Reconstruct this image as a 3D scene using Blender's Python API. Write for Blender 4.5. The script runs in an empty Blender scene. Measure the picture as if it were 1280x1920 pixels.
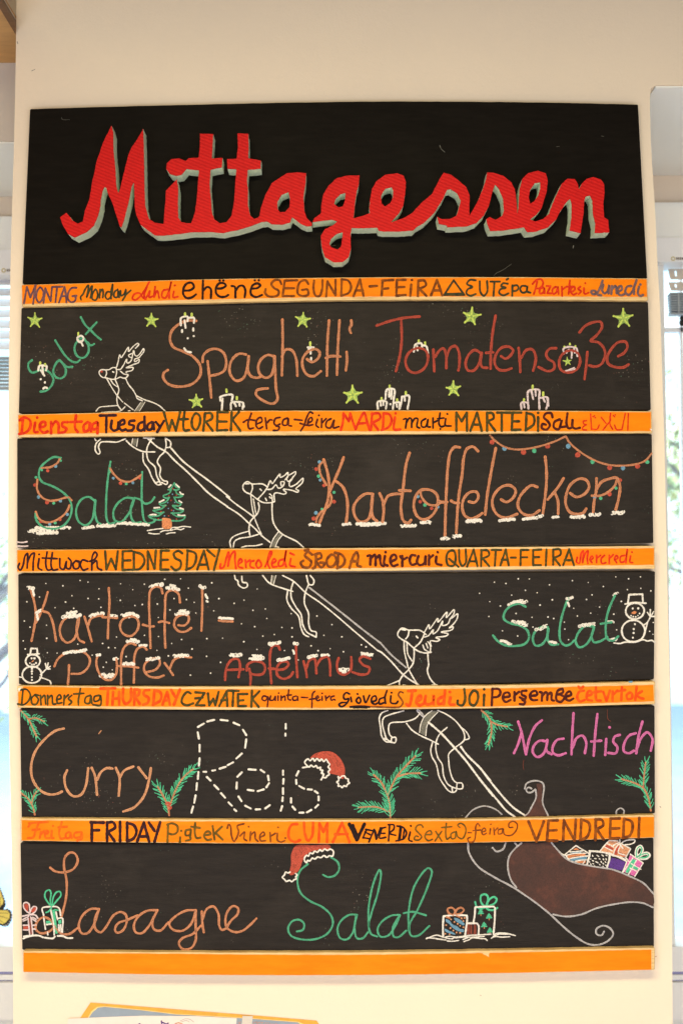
import bpy, bmesh, math, random, re
from mathutils import Vector, Matrix, Euler
from mathutils.geometry import tessellate_polygon
random.seed(7)
SC = bpy.context.scene
COL = SC.collection
rad = math.radians

# ------------------------------------------------------------------ camera
CAM_LOC = Vector((0.0, -2.066, 1.60))
FPX, CU, CV = 2066.0, 640.0, 960.0
cd = bpy.data.cameras.new('camera')
cam = bpy.data.objects.new('camera', cd)
COL.objects.link(cam)
cam.location = CAM_LOC
cam.rotation_euler = Euler((rad(90 + 1.80), rad(0.32), rad(-0.35)), 'XYZ')
cd.sensor_fit = 'VERTICAL'
cd.sensor_height = 36.0
cd.sensor_width = 24.0
cd.lens = FPX / 1920.0 * 36.0
cd.clip_start = 0.05
cd.clip_end = 200.0
cd.dof.use_dof = True
cd.dof.focus_distance = 2.04
cd.dof.aperture_fstop = 2.8
SC.camera = cam

# ------------------------------------------------------------------ light
W = bpy.data.worlds.new('World')
SC.world = W
W.use_nodes = True
bg = W.node_tree.nodes['Background']
bg.inputs[0].default_value = (1.0, 0.90, 0.78, 1)      # the soft light of the room behind the camera
bg.inputs[1].default_value = 0.14
def area(name, loc, target, sx, sy, power, color):
    l = bpy.data.lights.new(name, 'AREA')
    l.shape = 'RECTANGLE'; l.size = sx; l.size_y = sy
    l.energy = power; l.color = color
    o = bpy.data.objects.new(name, l); COL.objects.link(o)
    o.location = loc
    d = Vector(target) - Vector(loc)
    o.rotation_euler = d.to_track_quat('-Z', 'Y').to_euler()
    return o
area('ceiling_lamp', (-0.20, -2.15, 2.82), (-0.20, -2.15, 0.0), 1.6, 0.5, 100, (1.0, 0.862, 0.51))
area('window_light', (0.0, -3.0, 0.62), (0.0, 0.0, 0.55), 4.2, 1.5, 66, (0.92, 0.98, 1.18))
area('skylight', (-0.6, 3.2, 4.6), (-0.4, 3.0, 1.2), 5.0, 2.5, 1000, (0.86, 0.94, 1.0))
SC.view_settings.view_transform = 'Standard'
SC.view_settings.look = 'None'
SC.view_settings.exposure = 0.0
SC.view_settings.gamma = 1.0
SC.view_settings.use_curve_mapping = False
SC.cycles.max_bounces = 6

# ------------------------------------------------------------------ geometry of the view: a photo point -> a point on a real plane
RM = cam.rotation_euler.to_matrix()
def ray(u, v):
    return RM @ Vector(((u - CU) / FPX, (CV - v) / FPX, -1.0))
def PY(u, v, y):                       # on the vertical plane y
    d = ray(u, v); t = (y - CAM_LOC.y) / d.y
    return CAM_LOC + d * t
def PZ(u, v, z):                       # on the horizontal plane z
    d = ray(u, v); t = (z - CAM_LOC.z) / d.z
    return CAM_LOC + d * t

# ------------------------------------------------------------------ materials
def lin(c):
    return tuple(((x / 255.0) / 12.92 if x / 255.0 <= 0.04045 else ((x / 255.0 + 0.055) / 1.055) ** 2.4) for x in c)
def newmat(name):
    m = bpy.data.materials.new(name); m.use_nodes = True
    nt = m.node_tree
    return m, nt, nt.nodes['Principled BSDF']
def N(nt, t, **kw):
    n = nt.nodes.new(t)
    for k, v in kw.items():
        setattr(n, k, v)
    return n
def coords(nt, scale=(1, 1, 1), loc=(0, 0, 0), rot=(0, 0, 0)):
    tc = N(nt, 'ShaderNodeTexCoord'); mp = N(nt, 'ShaderNodeMapping')
    mp.inputs['Scale'].default_value = scale; mp.inputs['Location'].default_value = loc
    mp.inputs['Rotation'].default_value = rot
    nt.links.new(tc.outputs['Object'], mp.inputs['Vector'])
    return mp.outputs['Vector']
def noise(nt, vec, scale, detail=4, rough=0.6):
    n = N(nt, 'ShaderNodeTexNoise')
    n.inputs['Scale'].default_value = scale; n.inputs['Detail'].default_value = detail
    n.inputs['Roughness'].default_value = rough
    nt.links.new(vec, n.inputs['Vector'])
    return n.outputs['Fac']
def ramp(nt, fac, stops):
    r = N(nt, 'ShaderNodeValToRGB')
    e = r.color_ramp.elements
    e[0].position, e[0].color = stops[0][0], (*stops[0][1], 1)
    e[1].position, e[1].color = stops[-1][0], (*stops[-1][1], 1)
    for p, c in stops[1:-1]:
        x = e.new(p); x.color = (*c, 1)
    nt.links.new(fac, r.inputs[0])
    return r.outputs[0]
def mix(nt, fac, a, b, mode='MIX'):
    m = N(nt, 'ShaderNodeMix', data_type='RGBA', blend_type=mode)
    def put(sock, v):
        if isinstance(v, (int, float)): sock.default_value = v
        elif isinstance(v, tuple): sock.default_value = (*v, 1)
        else: nt.links.new(v, sock)
    put(m.inputs[0], fac); put(m.inputs[6], a); put(m.inputs[7], b)
    return m.outputs[2]
def bump(nt, bsdf, h, strength=0.3, dist=0.001):
    b = N(nt, 'ShaderNodeBump'); b.inputs['Strength'].default_value = strength
    b.inputs['Distance'].default_value = dist
    nt.links.new(h, b.inputs['Height']); nt.links.new(b.outputs[0], bsdf.inputs['Normal'])
def sc(c, k): return tuple(min(1.0, x * k) for x in c)

M = {}
def flatmat(name, rgb, rough=0.8, var=0.25, scale=400, bumpk=0.25, spec=0.3, streak=None):
    m, nt, b = newmat(name)
    c = lin(rgb)
    v = coords(nt, streak or (1, 1, 1))
    f = noise(nt, v, scale, 4, 0.7)
    f2 = noise(nt, v, scale * 0.12, 2, 0.5)
    a = ramp(nt, f, [(0.3, sc(c, 1 - var)), (0.7, sc(c, 1 + var * 0.6))])
    bb = ramp(nt, f2, [(0.3, (1 - var * .7,) * 3), (0.7, (1.0,) * 3)])
    col = mix(nt, 1.0, a, bb, 'MULTIPLY')
    if name.startswith('chalk'):                          # pen skips: the black board shows through in grains
        g = noise(nt, v, 620, 2, 0.7)
        col = mix(nt, 1.0, col, ramp(nt, g, [(0.34, (0.34,) * 3), (0.45, (1.0,) * 3)]), 'MULTIPLY')
    nt.links.new(col, b.inputs['Base Color'])
    b.inputs['Roughness'].default_value = rough
    b.inputs['Specular IOR Level'].default_value = spec
    bump(nt, b, f, bumpk, 0.0006)
    M[name] = m
    return m
flatmat('chalk_orange', (222, 140, 92))
flatmat('chalk_peach', (228, 160, 118))
flatmat('chalk_red', (190, 72, 52))
flatmat('chalk_green', (84, 182, 138))
flatmat('chalk_teal', (84, 198, 150))
flatmat('chalk_white', (238, 230, 220), var=0.15)
flatmat('chalk_pink_white', (226, 205, 205), var=0.15)
flatmat('chalk_grey', (128, 124, 112), var=0.45)
flatmat('chalk_silver', (212, 206, 206), var=0.25)
flatmat('chalk_pink', (226, 112, 176))
flatmat('chalk_blue', (112, 158, 186))
flatmat('chalk_purple', (96, 58, 142))
flatmat('chalk_star', (170, 200, 104), var=0.45, scale=260)
flatmat('chalk_flame', (206, 222, 104))
flatmat('chalk_hat', (198, 84, 64), var=0.35)
flatmat('chalk_rust', (142, 68, 52), var=0.4)
for _n, _c in (('chalk_orange', (196, 134, 102)), ('chalk_peach', (206, 148, 108)), ('chalk_red', (172, 72, 56)), ('chalk_green', (82, 166, 130)), ('chalk_pink', (206, 112, 164)), ('chalk_silver', (182, 176, 176))):
    flatmat(_n + '_core', _c, var=0.34, scale=520)
# marker pen on orange paint, thin and slightly uneven
def pen(name, rgb, rgb2):
    m, nt, b = newmat(name)
    v = coords(nt)
    f = noise(nt, v, 90, 3, 0.6)
    nt.links.new(ramp(nt, f, [(0.36, lin(rgb)), (0.66, lin(rgb2))]), b.inputs['Base Color'])
    b.inputs['Roughness'].default_value = 0.6
    b.inputs['Specular IOR Level'].default_value = 0.08
    M[name] = m
pen('pen_purple', (86, 60, 76), (118, 84, 88))
pen('pen_dark', (40, 24, 30), (66, 34, 36))
pen('pen_maroon', (58, 20, 22), (92, 40, 26))
pen('pen_black', (26, 18, 20), (48, 28, 26))
pen('pen_green', (48, 50, 30), (86, 74, 30))
pen('pen_dark_green', (44, 50, 38), (76, 70, 40))
pen('pen_brown', (96, 50, 24), (146, 80, 26))
pen('pen_olive', (84, 68, 26), (120, 90, 30))
pen('pen_red', (196, 36, 22), (226, 66, 26))
pen('pen_light_red', (232, 66, 18), (242, 92, 24))
pen('pen_faint_red', (232, 84, 22), (242, 108, 24))
pen('pen_grey', (96, 76, 80), (128, 98, 96))

def board_mat(name, base, streaks):
    m, nt, b = newmat(name)
    v = coords(nt)
    vs = coords(nt, (1, 1, 7))
    f = noise(nt, vs, 22, 5, 0.6)
    c0 = ramp(nt, f, [(0.3, sc(base, 0.82)), (0.7, sc(base, 1.25))])
    sm = noise(nt, v, 5, 5, 0.62)                       # old wiped chalk
    c1 = mix(nt, ramp(nt, sm, [(0.54, (0, 0, 0)), (0.80, ((0.10,) * 3) if streaks else ((0.01,) * 3))]), c0, (0.20, 0.17, 0.15))
    # tiny chalk specks in small drifts
    vo = N(nt, 'ShaderNodeTexVoronoi'); vo.inputs['Scale'].default_value = 170
    nt.links.new(v, vo.inputs['Vector'])
    sp = ramp(nt, vo.outputs['Distance'], [(0.10, (1, 1, 1)), (0.17, (0, 0, 0))])
    dr = ramp(nt, noise(nt, v, 9, 3, 0.7), [(0.57, (0, 0, 0)), (0.70, ((0.7,) * 3) if streaks else ((0.0,) * 3))])
    ck = ramp(nt, noise(nt, v, 900, 1, 0.5), [(0.40, (0, 0, 0)), (0.55, (1, 1, 1))])
    fac = mix(nt, 1.0, mix(nt, 1.0, sp, dr, 'MULTIPLY'), ck, 'MULTIPLY')
    cc = ramp(nt, noise(nt, v, 60, 1, 0.5), [(0.35, (0.55, 0.18, 0.12)), (0.45, (0.6, 0.55, 0.45)), (0.55, (0.6, 0.55, 0.45)), (0.65, (0.16, 0.45, 0.30))])
    nt.links.new(mix(nt, fac, c1, cc), b.inputs['Base Color'])
    b.inputs['Roughness'].default_value = 0.46
    b.inputs['Specular IOR Level'].default_value = 0.10 if streaks else 0.03
    rr = ramp(nt, sm, [(0.3, (0.40,) * 3), (0.7, (0.56,) * 3)])
    nt.links.new(rr, b.inputs['Roughness'])
    if streaks:
        h = noise(nt, coords(nt, (0.35, 1, 2.2)), 240, 5, 0.65)
        bump(nt, b, h, 0.85, 0.0009)
    else:
        bump(nt, b, noise(nt, v, 500, 3, 0.6), 0.15, 0.0005)
    M[name] = m
board_mat('header_black', (0.0085, 0.0068, 0.0053), False)
board_mat('board_black', (0.0205, 0.0160, 0.0130), True)

# red ribbed face of the foam letters
m, nt, b = newmat('foam_red')
v = coords(nt, rot=(0, rad(-22), 0))
wv = N(nt, 'ShaderNodeTexWave', bands_direction='Z'); wv.inputs['Scale'].default_value = 52
wv.inputs['Distortion'].default_value = 1.6; wv.inputs['Detail'].default_value = 3; wv.inputs['Detail Scale'].default_value = 6
nt.links.new(v, wv.inputs['Vector'])
f = noise(nt, coords(nt), 160, 4, 0.7)
c1 = ramp(nt, wv.outputs['Fac'], [(0.0, lin((196, 20, 22))), (1.0, lin((216, 32, 30)))])
c2 = ramp(nt, f, [(0.3, (0.86,) * 3), (0.7, (1.0,) * 3)])
nt.links.new(mix(nt, 1.0, c1, c2, 'MULTIPLY'), b.inputs['Base Color'])
b.inputs['Roughness'].default_value = 0.55
b.inputs['Specular IOR Level'].default_value = 0.12
bump(nt, b, wv.outputs['Fac'], 0.28, 0.0010)
M['foam_red'] = m
flatmat('foam_side', (226, 240, 214), rough=0.9, var=0.12, scale=220, bumpk=0.5)
flatmat('foam_edge', (60, 14, 14), var=0.4)

# orange paint, bare wood, wall
m, nt, b = newmat('orange_paint')
v = coords(nt, (1, 1, 5))
f = noise(nt, v, 14, 5, 0.6)
c1 = ramp(nt, f, [(0.3, lin((239, 121, 6))), (0.7, lin((248, 136, 12)))])
wr = ramp(nt, noise(nt, coords(nt), 60, 5, 0.75), [(0.70, (0, 0, 0)), (0.80, (0.35,) * 3)])
nt.links.new(mix(nt, wr, c1, lin((214, 150, 92))), b.inputs['Base Color'])
b.inputs['Roughness'].default_value = 0.5
b.inputs['Specular IOR Level'].default_value = 0.08
bump(nt, b, noise(nt, v, 120, 3, 0.6), 0.12, 0.0005)
M['orange_paint'] = m
m, nt, b = newmat('bare_wood')
v = coords(nt, (1, 1, 14))
f = noise(nt, v, 26, 5, 0.65)
c1 = ramp(nt, f, [(0.25, lin((186, 144, 88))), (0.5, lin((222, 186, 126))), (0.8, lin((236, 206, 150)))])
nt.links.new(c1, b.inputs['Base Color']); b.inputs['Roughness'].default_value = 0.6
bump(nt, b, f, 0.3, 0.0006)
M['bare_wood'] = m
def wall_mat(name, rgb, k=1.0):
    m, nt, b = newmat(name)
    c = lin(rgb); v = coords(nt)
    f = noise(nt, v, 3.2, 4, 0.6)
    f2 = noise(nt, v, 110, 5, 0.7)
    c1 = ramp(nt, f, [(0.3, sc(c, 0.975)), (0.7, c)])
    sp = ramp(nt, noise(nt, coords(nt, (1, 1, 0.5)), 26, 5, 0.75), [(0.70, (1, 1, 1)), (0.80, (0.86, 0.83, 0.80))])
    nt.links.new(mix(nt, 1.0, c1, sp, 'MULTIPLY'), b.inputs['Base Color'])
    b.inputs['Roughness'].default_value = 0.85
    bump(nt, b, f2, 0.6 * k, 0.0012)
    M[name] = m
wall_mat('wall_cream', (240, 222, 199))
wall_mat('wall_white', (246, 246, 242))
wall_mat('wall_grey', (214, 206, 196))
flatmat('white_plastic', (246, 246, 248), rough=0.4, var=0.03, bumpk=0.02)
flatmat('blind_metal', (170, 178, 184), rough=0.4, var=0.06, bumpk=0.02)
flatmat('blind_beige', (214, 200, 184), rough=0.5, var=0.05, bumpk=0.02)
flatmat('dark_rubber', (34, 36, 40), rough=0.6, var=0.1)
flatmat('frame_line', (150, 150, 200), rough=0.5, var=0.05)
flatmat('ceiling_wood', (206, 160, 104), rough=0.6, var=0.14, scale=16, streak=(1, 6, 1))
flatmat('trim_wood', (120, 84, 50), rough=0.5, var=0.25, scale=30, streak=(1, 6, 1))
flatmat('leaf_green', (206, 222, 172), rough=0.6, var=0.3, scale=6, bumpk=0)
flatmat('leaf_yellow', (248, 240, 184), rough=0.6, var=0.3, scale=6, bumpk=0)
flatmat('bark', (168, 156, 160), rough=0.9, var=0.3, scale=30)
flatmat('paper_white', (238, 222, 212), rough=0.7, var=0.05, scale=40, bumpk=0.1)
flatmat('paper_blue', (146, 158, 172), rough=0.5, var=0.06, scale=60, bumpk=0.1)
flatmat('gold_paint', (234, 172, 66), rough=0.35, var=0.15, scale=60, bumpk=0.1)
flatmat('gold_pale', (246, 214, 140), rough=0.35, var=0.1, scale=60, bumpk=0.1)
flatmat('tape', (214, 204, 192), rough=0.3, var=0.05, bumpk=0.05)
flatmat('ink_violet', (92, 54, 130), rough=0.6, var=0.2)
flatmat('ink_peach', (226, 150, 108), rough=0.6, var=0.2)
flatmat('butterfly_yellow', (254, 224, 110), rough=0.4, var=0.2, scale=90)
flatmat('logo_gold', (206, 190, 130), rough=0.5, var=0.1)
flatmat('logo_grey', (132, 118, 108), rough=0.5, var=0.1)
# sleigh body: dark brown chalk rubbed with rust red
m, nt, b = newmat('sleigh_brown')
v = coords(nt, (1, 1, 1), rot=(0, rad(25), 0))
f = noise(nt, v, 14, 5, 0.7); f2 = noise(nt, v, 420, 3, 0.8)
c1 = ramp(nt, f, [(0.34, lin((62, 40, 34))), (0.54, lin((80, 47, 38))), (0.74, lin((112, 60, 44)))])
c2 = ramp(nt, f2, [(0.35, (0.62,) * 3), (0.65, (1.0,) * 3)])
nt.links.new(mix(nt, 1.0, c1, c2, 'MULTIPLY'), b.inputs['Base Color']); b.inputs['Roughness'].default_value = 0.8
M['sleigh_brown'] = m
# glass: a thin pane that lets the daylight through and mirrors a little
m = bpy.data.materials.new('window_glass'); m.use_nodes = True
nt = m.node_tree
nt.nodes.remove(nt.nodes['Principled BSDF'])
tb = N(nt, 'ShaderNodeBsdfTransparent'); tb.inputs[0].default_value = (0.93, 0.98, 0.99, 1)
gl = N(nt, 'ShaderNodeBsdfGlossy'); gl.inputs['Roughness'].default_value = 0.03
fz = N(nt, 'ShaderNodeFresnel'); fz.inputs['IOR'].default_value = 1.25
mx = N(nt, 'ShaderNodeMixShader')
nt.links.new(fz.outputs[0], mx.inputs[0]); nt.links.new(tb.outputs[0], mx.inputs[1]); nt.links.new(gl.outputs[0], mx.inputs[2])
nt.links.new(mx.outputs[0], nt.nodes['Material Output'].inputs['Surface'])
M['window_glass'] = m
# bright sky seen out of the windows
m = bpy.data.materials.new('sky_light'); m.use_nodes = True
nt = m.node_tree
nt.nodes.remove(nt.nodes['Principled BSDF'])
em = N(nt, 'ShaderNodeEmission')
v = coords(nt)
f = noise(nt, v, 1.3, 4, 0.6)
nt.links.new(ramp(nt, f, [(0.36, (0.30, 0.42, 0.50)), (0.62, (0.60, 0.66, 0.68))]), em.inputs[0])
em.inputs[1].default_value = 3.8
nt.links.new(em.outputs[0], nt.nodes['Material Output'].inputs['Surface'])
M['sky_light'] = m

YP, YS = -0.020, -0.031           # front planes of the black boards and of the orange strips
# ------------------------------------------------------------------ mesh helpers
def link(name, verts, faces, mats, parent=None, smooth=False, fmat=None):
    me = bpy.data.meshes.new(name)
    me.from_pydata([tuple(p) for p in verts], [], faces)
    for mm in (mats if isinstance(mats, (list, tuple)) else [mats]):
        me.materials.append(M[mm])
    if fmat:
        me.polygons.foreach_set('material_index', fmat)
    if smooth:
        me.polygons.foreach_set('use_smooth', [True] * len(me.polygons))
    me.update()
    o = bpy.data.objects.new(name, me)
    COL.objects.link(o)
    if parent: o.parent = parent
    return o
def tag(o, label=None, cat=None, group=None, kind=None):
    if label: o['label'] = label
    if cat: o['category'] = cat
    if group: o['group'] = group
    if kind: o['kind'] = kind
    return o
def empty(name, parent=None, loc=None):
    o = bpy.data.objects.new(name, None); COL.objects.link(o)
    o.empty_display_size = 0.02
    if parent: o.parent = parent
    if loc is not None: o.location = loc
    return o
def box(x0, x1, y0, y1, z0, z1):
    v = [(x, y, z) for x in (x0, x1) for y in (y0, y1) for z in (z0, z1)]
    f = [(0, 1, 3, 2), (4, 6, 7, 5), (0, 4, 5, 1), (2, 3, 7, 6), (0, 2, 6, 4), (1, 5, 7, 3)]
    return v, f
def addbox(name, b, mat, parent=None):
    v, f = box(*b)
    return link(name, v, f, mat, parent)
def merge(parts):
    V, F = [], []
    for v, f in parts:
        n = len(V); V += list(v); F += [tuple(i + n for i in q) for q in f]
    return V, F
def parse(s, fr):
    x0, y0, k = fr
    out = []
    for st in s.split(';'):
        n = [float(q) for q in re.findall(r'-?\d+\.?\d*', st)]
        if len(n) >= 2:
            out.append([(x0 + n[i] / k, y0 + n[i + 1] / k) for i in range(0, len(n) - 1, 2)])
    return out
def catmull(p, step=1.6):
    if len(p) < 2: return p
    q = [(2 * p[0][0] - p[1][0], 2 * p[0][1] - p[1][1])] + list(p) + [(2 * p[-1][0] - p[-2][0], 2 * p[-1][1] - p[-2][1])]
    if len(p) > 3 and math.dist(p[0], p[-1]) < 0.5:
        q[0] = p[-2]; q[-1] = p[1]
    out = []
    for i in range(1, len(q) - 2):
        a, b, c, d = q[i - 1], q[i], q[i + 1], q[i + 2]
        # centripetal parameters keep tight corners from overshooting
        t1 = max(1e-3, math.dist(a, b) ** .5); t2 = t1 + max(1e-3, math.dist(b, c) ** .5); t3 = t2 + max(1e-3, math.dist(c, d) ** .5)
        n = max(1, int(math.dist(b, c) / step))
        for j in range(n):
            t = t1 + (t2 - t1) * j / n
            r = []
            for k in (0, 1):
                A1 = (t1 - t) / t1 * a[k] + t / t1 * b[k]
                A2 = (t2 - t) / (t2 - t1) * b[k] + (t - t1) / (t2 - t1) * c[k]
                A3 = (t3 - t) / (t3 - t2) * c[k] + (t - t2) / (t3 - t2) * d[k]
                B1 = (t2 - t) / t2 * A1 + t / t2 * A2
                B2 = (t3 - t) / (t3 - t1) * A2 + (t - t1) / (t3 - t1) * A3
                r.append((t2 - t) / (t2 - t1) * B1 + (t - t1) / (t2 - t1) * B2)
            out.append(tuple(r))
    out.append(p[-1])
    return out
LAYER = [0]
def stroke_geo(pts, w, y, thick=0.35e-3, step=1.6):
    """a drawn line in photo units, laid as a low rounded ribbon on the plane y"""
    LAYER[0] = (LAYER[0] + 1) % 180
    base = 0.04e-3 + LAYER[0] * 0.004e-3
    if len(pts) == 1:
        u, v = pts[0]; r = w / 2
        ring = [(u + r * math.cos(a * math.pi / 4) * random.uniform(.9, 1.1), v + r * math.sin(a * math.pi / 4) * random.uniform(.9, 1.1)) for a in range(8)]
        V = [PY(u, v, y - base - thick)] + [PY(a, b, y - base) for a, b in ring]
        return V, [(0, i + 1, (i + 1) % 8 + 1) for i in range(8)]
    p = catmull(pts, step)
    # drop doubles
    q = [p[0]]
    for a in p[1:]:
        if math.dist(a, q[-1]) > 0.15: q.append(a)
    p = q
    if len(p) < 2: return stroke_geo([p[0]], w, y, thick)
    n = len(p); V = []; F = []
    ph = random.uniform(0, 9); ph2 = random.uniform(0, 9)
    for i in range(n):
        a = p[max(0, i - 1)]; b = p[min(n - 1, i + 1)]
        dx, dy = b[0] - a[0], b[1] - a[1]; l = math.hypot(dx, dy) or 1e-6
        nx, ny = -dy / l, dx / l
        k = 1 + 0.09 * math.sin(i * 0.37 + ph) + 0.06 * math.sin(i * 1.3 + ph2) + random.uniform(-.05, .05)
        r = w / 2 * k
        u, v = p[i]
        V += [PY(u + nx * r, v + ny * r, y - base), PY(u + nx * r * .55, v + ny * r * .55, y - base - thick),
              PY(u - nx * r * .55, v - ny * r * .55, y - base - thick), PY(u - nx * r, v - ny * r, y - base)]
    for i in range(n - 1):
        for j in range(3):
            k = i * 4 + j
            F.append((k, k + 1, k + 5, k + 4))
    for i, sgn in ((0, -1), (n - 1, 1)):                 # round ends
        a = p[max(0, i - 1)]; b = p[min(n - 1, i + 1)]
        dx, dy = b[0] - a[0], b[1] - a[1]; l = math.hypot(dx, dy) or 1e-6
        dx, dy = dx / l * sgn, dy / l * sgn
        nx, ny = -(b[1] - a[1]) / l, (b[0] - a[0]) / l
        u, v = p[i]; r = w / 2
        s = len(V)
        for ang in (-60, -30, 0, 30, 60):
            t = rad(ang)
            V.append(PY(u + r * (dx * math.cos(t) + nx * math.sin(t)), v + r * (dy * math.cos(t) + ny * math.sin(t)), y - base))
        k = i * 4
        F.append((k + 3, s, s + 1, k + 2)); F.append((k + 2, s + 1, s + 2)); F.append((k + 1, k + 2, s + 2)); F.append((k + 1, s + 2, s + 3)); F.append((k, k + 1, s + 3, s + 4))
    return V, F
def fill_geo(pts, y, thick=0.3e-3, smooth=True):
    LAYER[0] = (LAYER[0] + 1) % 180
    yy = y - 0.04e-3 - LAYER[0] * 0.004e-3
    p = catmull(list(pts) + [pts[0]], 2.0)[:-1] if smooth else list(pts)
    cx = sum(a for a, _ in p) / len(p); cy = sum(b for _, b in p) / len(p)
    inn = []
    n = len(p)
    for i in range(n):
        a, b = p[i - 1], p[(i + 1) % n]
        dx, dy = b[0] - a[0], b[1] - a[1]; l = math.hypot(dx, dy) or 1e-6
        inn.append((p[i][0] + random.uniform(-.15, .15), p[i][1] + random.uniform(-.15, .15)))
    V = [PY(a, b, yy + 0.03e-3) for a, b in p] + [PY(a, b, yy - thick * .5) for a, b in inn]
    F = [(i, (i + 1) % n, n + (i + 1) % n, n + i) for i in range(n)]
    tri = tessellate_polygon([[Vector((a, b, 0)) for a, b in inn]])
    F += [tuple(n + i for i in t) for t in tri]
    return V, F
def facing(V, F):                                        # wind every face towards the room
    out = []
    for f in F:
        a, b, c = V[f[0]], V[f[1]], V[f[2]]
        nrm = (Vector(b) - Vector(a)).cross(Vector(c) - Vector(a))
        out.append(tuple(reversed(f)) if nrm.y > 0 else tuple(f))
    return out
def strokes(name, fr, mat, w, s, parent, y=YP, label=None, step=1.6, thick=0.35e-3):
    if parent and parent.name.startswith('reindeer'): w *= 0.86
    elif name == 'letter' and mat.startswith('chalk'): w *= 0.93
    parts = [stroke_geo(p, w / fr[2], y, thick, step) for p in parse(s, fr)]
    V, F = merge(parts)
    F = facing(V, F)
    fm = None
    if mat + '_core' in M:                               # the pen leaves a thinner middle and a fuller rim
        mats = [mat, mat + '_core']; fm = []
        k = 0
        for v_, f_ in parts:
            for i, q in enumerate(f_):
                fm.append(1 if (len(q) == 4 and i % 3 == 1 and i < len(f_) - 10) else 0)
    o = link(name, V, F, [mat, mat + '_core'] if fm else mat, parent, fmat=fm)
    if label: o['label'] = label
    return o
def strokes_each(name, fr, mat, w, s, parent, y=YP):
    for st in s.split(';'): strokes(name, fr, mat, w, st, parent, y)
def fill(name, fr, mat, s, parent, y=YP, smooth=True, label=None):
    parts = [fill_geo(p, y, smooth=smooth) for p in parse(s, fr)]
    V, F = merge(parts)
    o = link(name, V, facing(V, F), mat, parent)
    if label: o['label'] = label
    return o
def word(parent, fr, mat, w, label, s, y=YP):
    """a written word: one part, every letter a sub-part. letters are split by '/', a '@n' switches the frame"""
    e = empty('word', parent); e['label'] = label
    cur = fr[0]
    for lt in s.split('/'):
        mm = re.match(r'\s*@(\d)', lt)
        if mm:
            cur = fr[int(mm.group(1))]; lt = lt[mm.end():]
        if lt.strip():
            strokes('letter', cur, mat, w, lt, e, y)
    return e
def snow(fr, rows, parent, w=8, y=YP, name='snow_cap', mat='chalk_white'):
    """little piles of snow: overlapping curls of the white pen"""
    for x0, y0, x1, y1, amp in rows:
        L = math.hypot(x1 - x0, y1 - y0); n = max(1, int(L / (amp * .62)))
        parts = []
        for i in range(n + 1):
            t = i / n
            cx, cy = x0 + (x1 - x0) * t + random.uniform(-1, 1), y0 + (y1 - y0) * t + random.uniform(-.3, .3) * amp
            r = amp * random.uniform(.42, .62); a0 = random.uniform(0, 6)
            q = [(fr[0] + (cx + r * math.cos(a0 + k * .9)) / fr[2], fr[1] + (cy + r * 1.1 * math.sin(a0 + k * .9)) / fr[2]) for k in range(random.choice((5, 6, 7)))]
            parts.append(stroke_geo(q, w * .82 / fr[2], y, 0.35e-3, 1.2))
            if random.random() < .55: parts.append(stroke_geo([(fr[0] + cx / fr[2], fr[1] + cy / fr[2])], r * 1.2 / fr[2], y))
        V, F = merge(parts)
        link(name, V, facing(V, F), mat, parent)
def dots(name, fr, mat, r, s, parent, y=YP):
    n = [float(q) for q in re.findall(r'-?\d+\.?\d*', s)]
    for i in range(0, len(n), 2):
        V, F = stroke_geo([(fr[0] + n[i] / fr[2], fr[1] + n[i + 1] / fr[2])], 2 * r / fr[2] * random.uniform(.85, 1.15), y)
        link(name, V, facing(V, F), mat, parent)

# ================================================================== the wall and what stands behind it
def interp(poly, n=24):
    """resample a traced edge smoothly"""
    p = catmull(poly, 12.0)
    return p
def prism(name, front, yf, yb, mat, parent=None, bev=1.5, mats=None):
    """slab cut to a traced outline (photo units, clockwise from top left): front plane yf, back yb, rounded front edge"""
    n = len(front)
    ar = sum(front[i - 1][0] * front[i][1] - front[i][0] * front[i - 1][1] for i in range(n))
    s = 1 if ar > 0 else -1
    def inset(d):
        out = []
        for i in range(n):
            a, b, c = front[i - 1], front[i], front[(i + 1) % n]
            d1 = (b[0] - a[0], b[1] - a[1]); d2 = (c[0] - b[0], c[1] - b[1])
            l1 = math.hypot(*d1) or 1; l2 = math.hypot(*d2) or 1
            n1 = (-d1[1] / l1, d1[0] / l1); n2 = (-d2[1] / l2, d2[0] / l2)
            m = (n1[0] + n2[0], n1[1] + n2[1]); q = max(0.5, (m[0] ** 2 + m[1] ** 2))
            out.append((b[0] + s * m[0] * d * 2 / q, b[1] + s * m[1] * d * 2 / q))
        return out
    px = 0.001
    rings = [[PY(u, v, yf + bev * px) for u, v in front]]
    rings.append([PY(u, v, yf + bev * px * .3) for u, v in inset(bev * .3)])
    rings.append([PY(u, v, yf) for u, v in inset(bev)])
    back = [Vector((p.x, yb, p.z)) for p in rings[0]]
    rings = [back] + rings
    V = [p for r in rings for p in r]; F = []
    for k in range(len(rings) - 1):
        for i in range(n):
            j = (i + 1) % n
            F.append((k * n + i, k * n + j, (k + 1) * n + j, (k + 1) * n + i))
    k = len(rings) - 1
    tri = tessellate_polygon([[Vector((p.x, p.z, 0)) for p in rings[-1]]])
    F += [tuple(k * n + i for i in t) for t in tri]
    me = bpy.data.meshes.new(name)
    me.from_pydata([tuple(p) for p in V], [], F)
    for mm in (mats or [mat]): me.materials.append(M[mm])
    bm = bmesh.new(); bm.from_mesh(me); bmesh.ops.recalc_face_normals(bm, faces=bm.faces); bm.to_mesh(me); bm.free()
    o = bpy.data.objects.new(name, me); COL.objects.link(o)
    if parent: o.parent = parent
    return o
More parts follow.
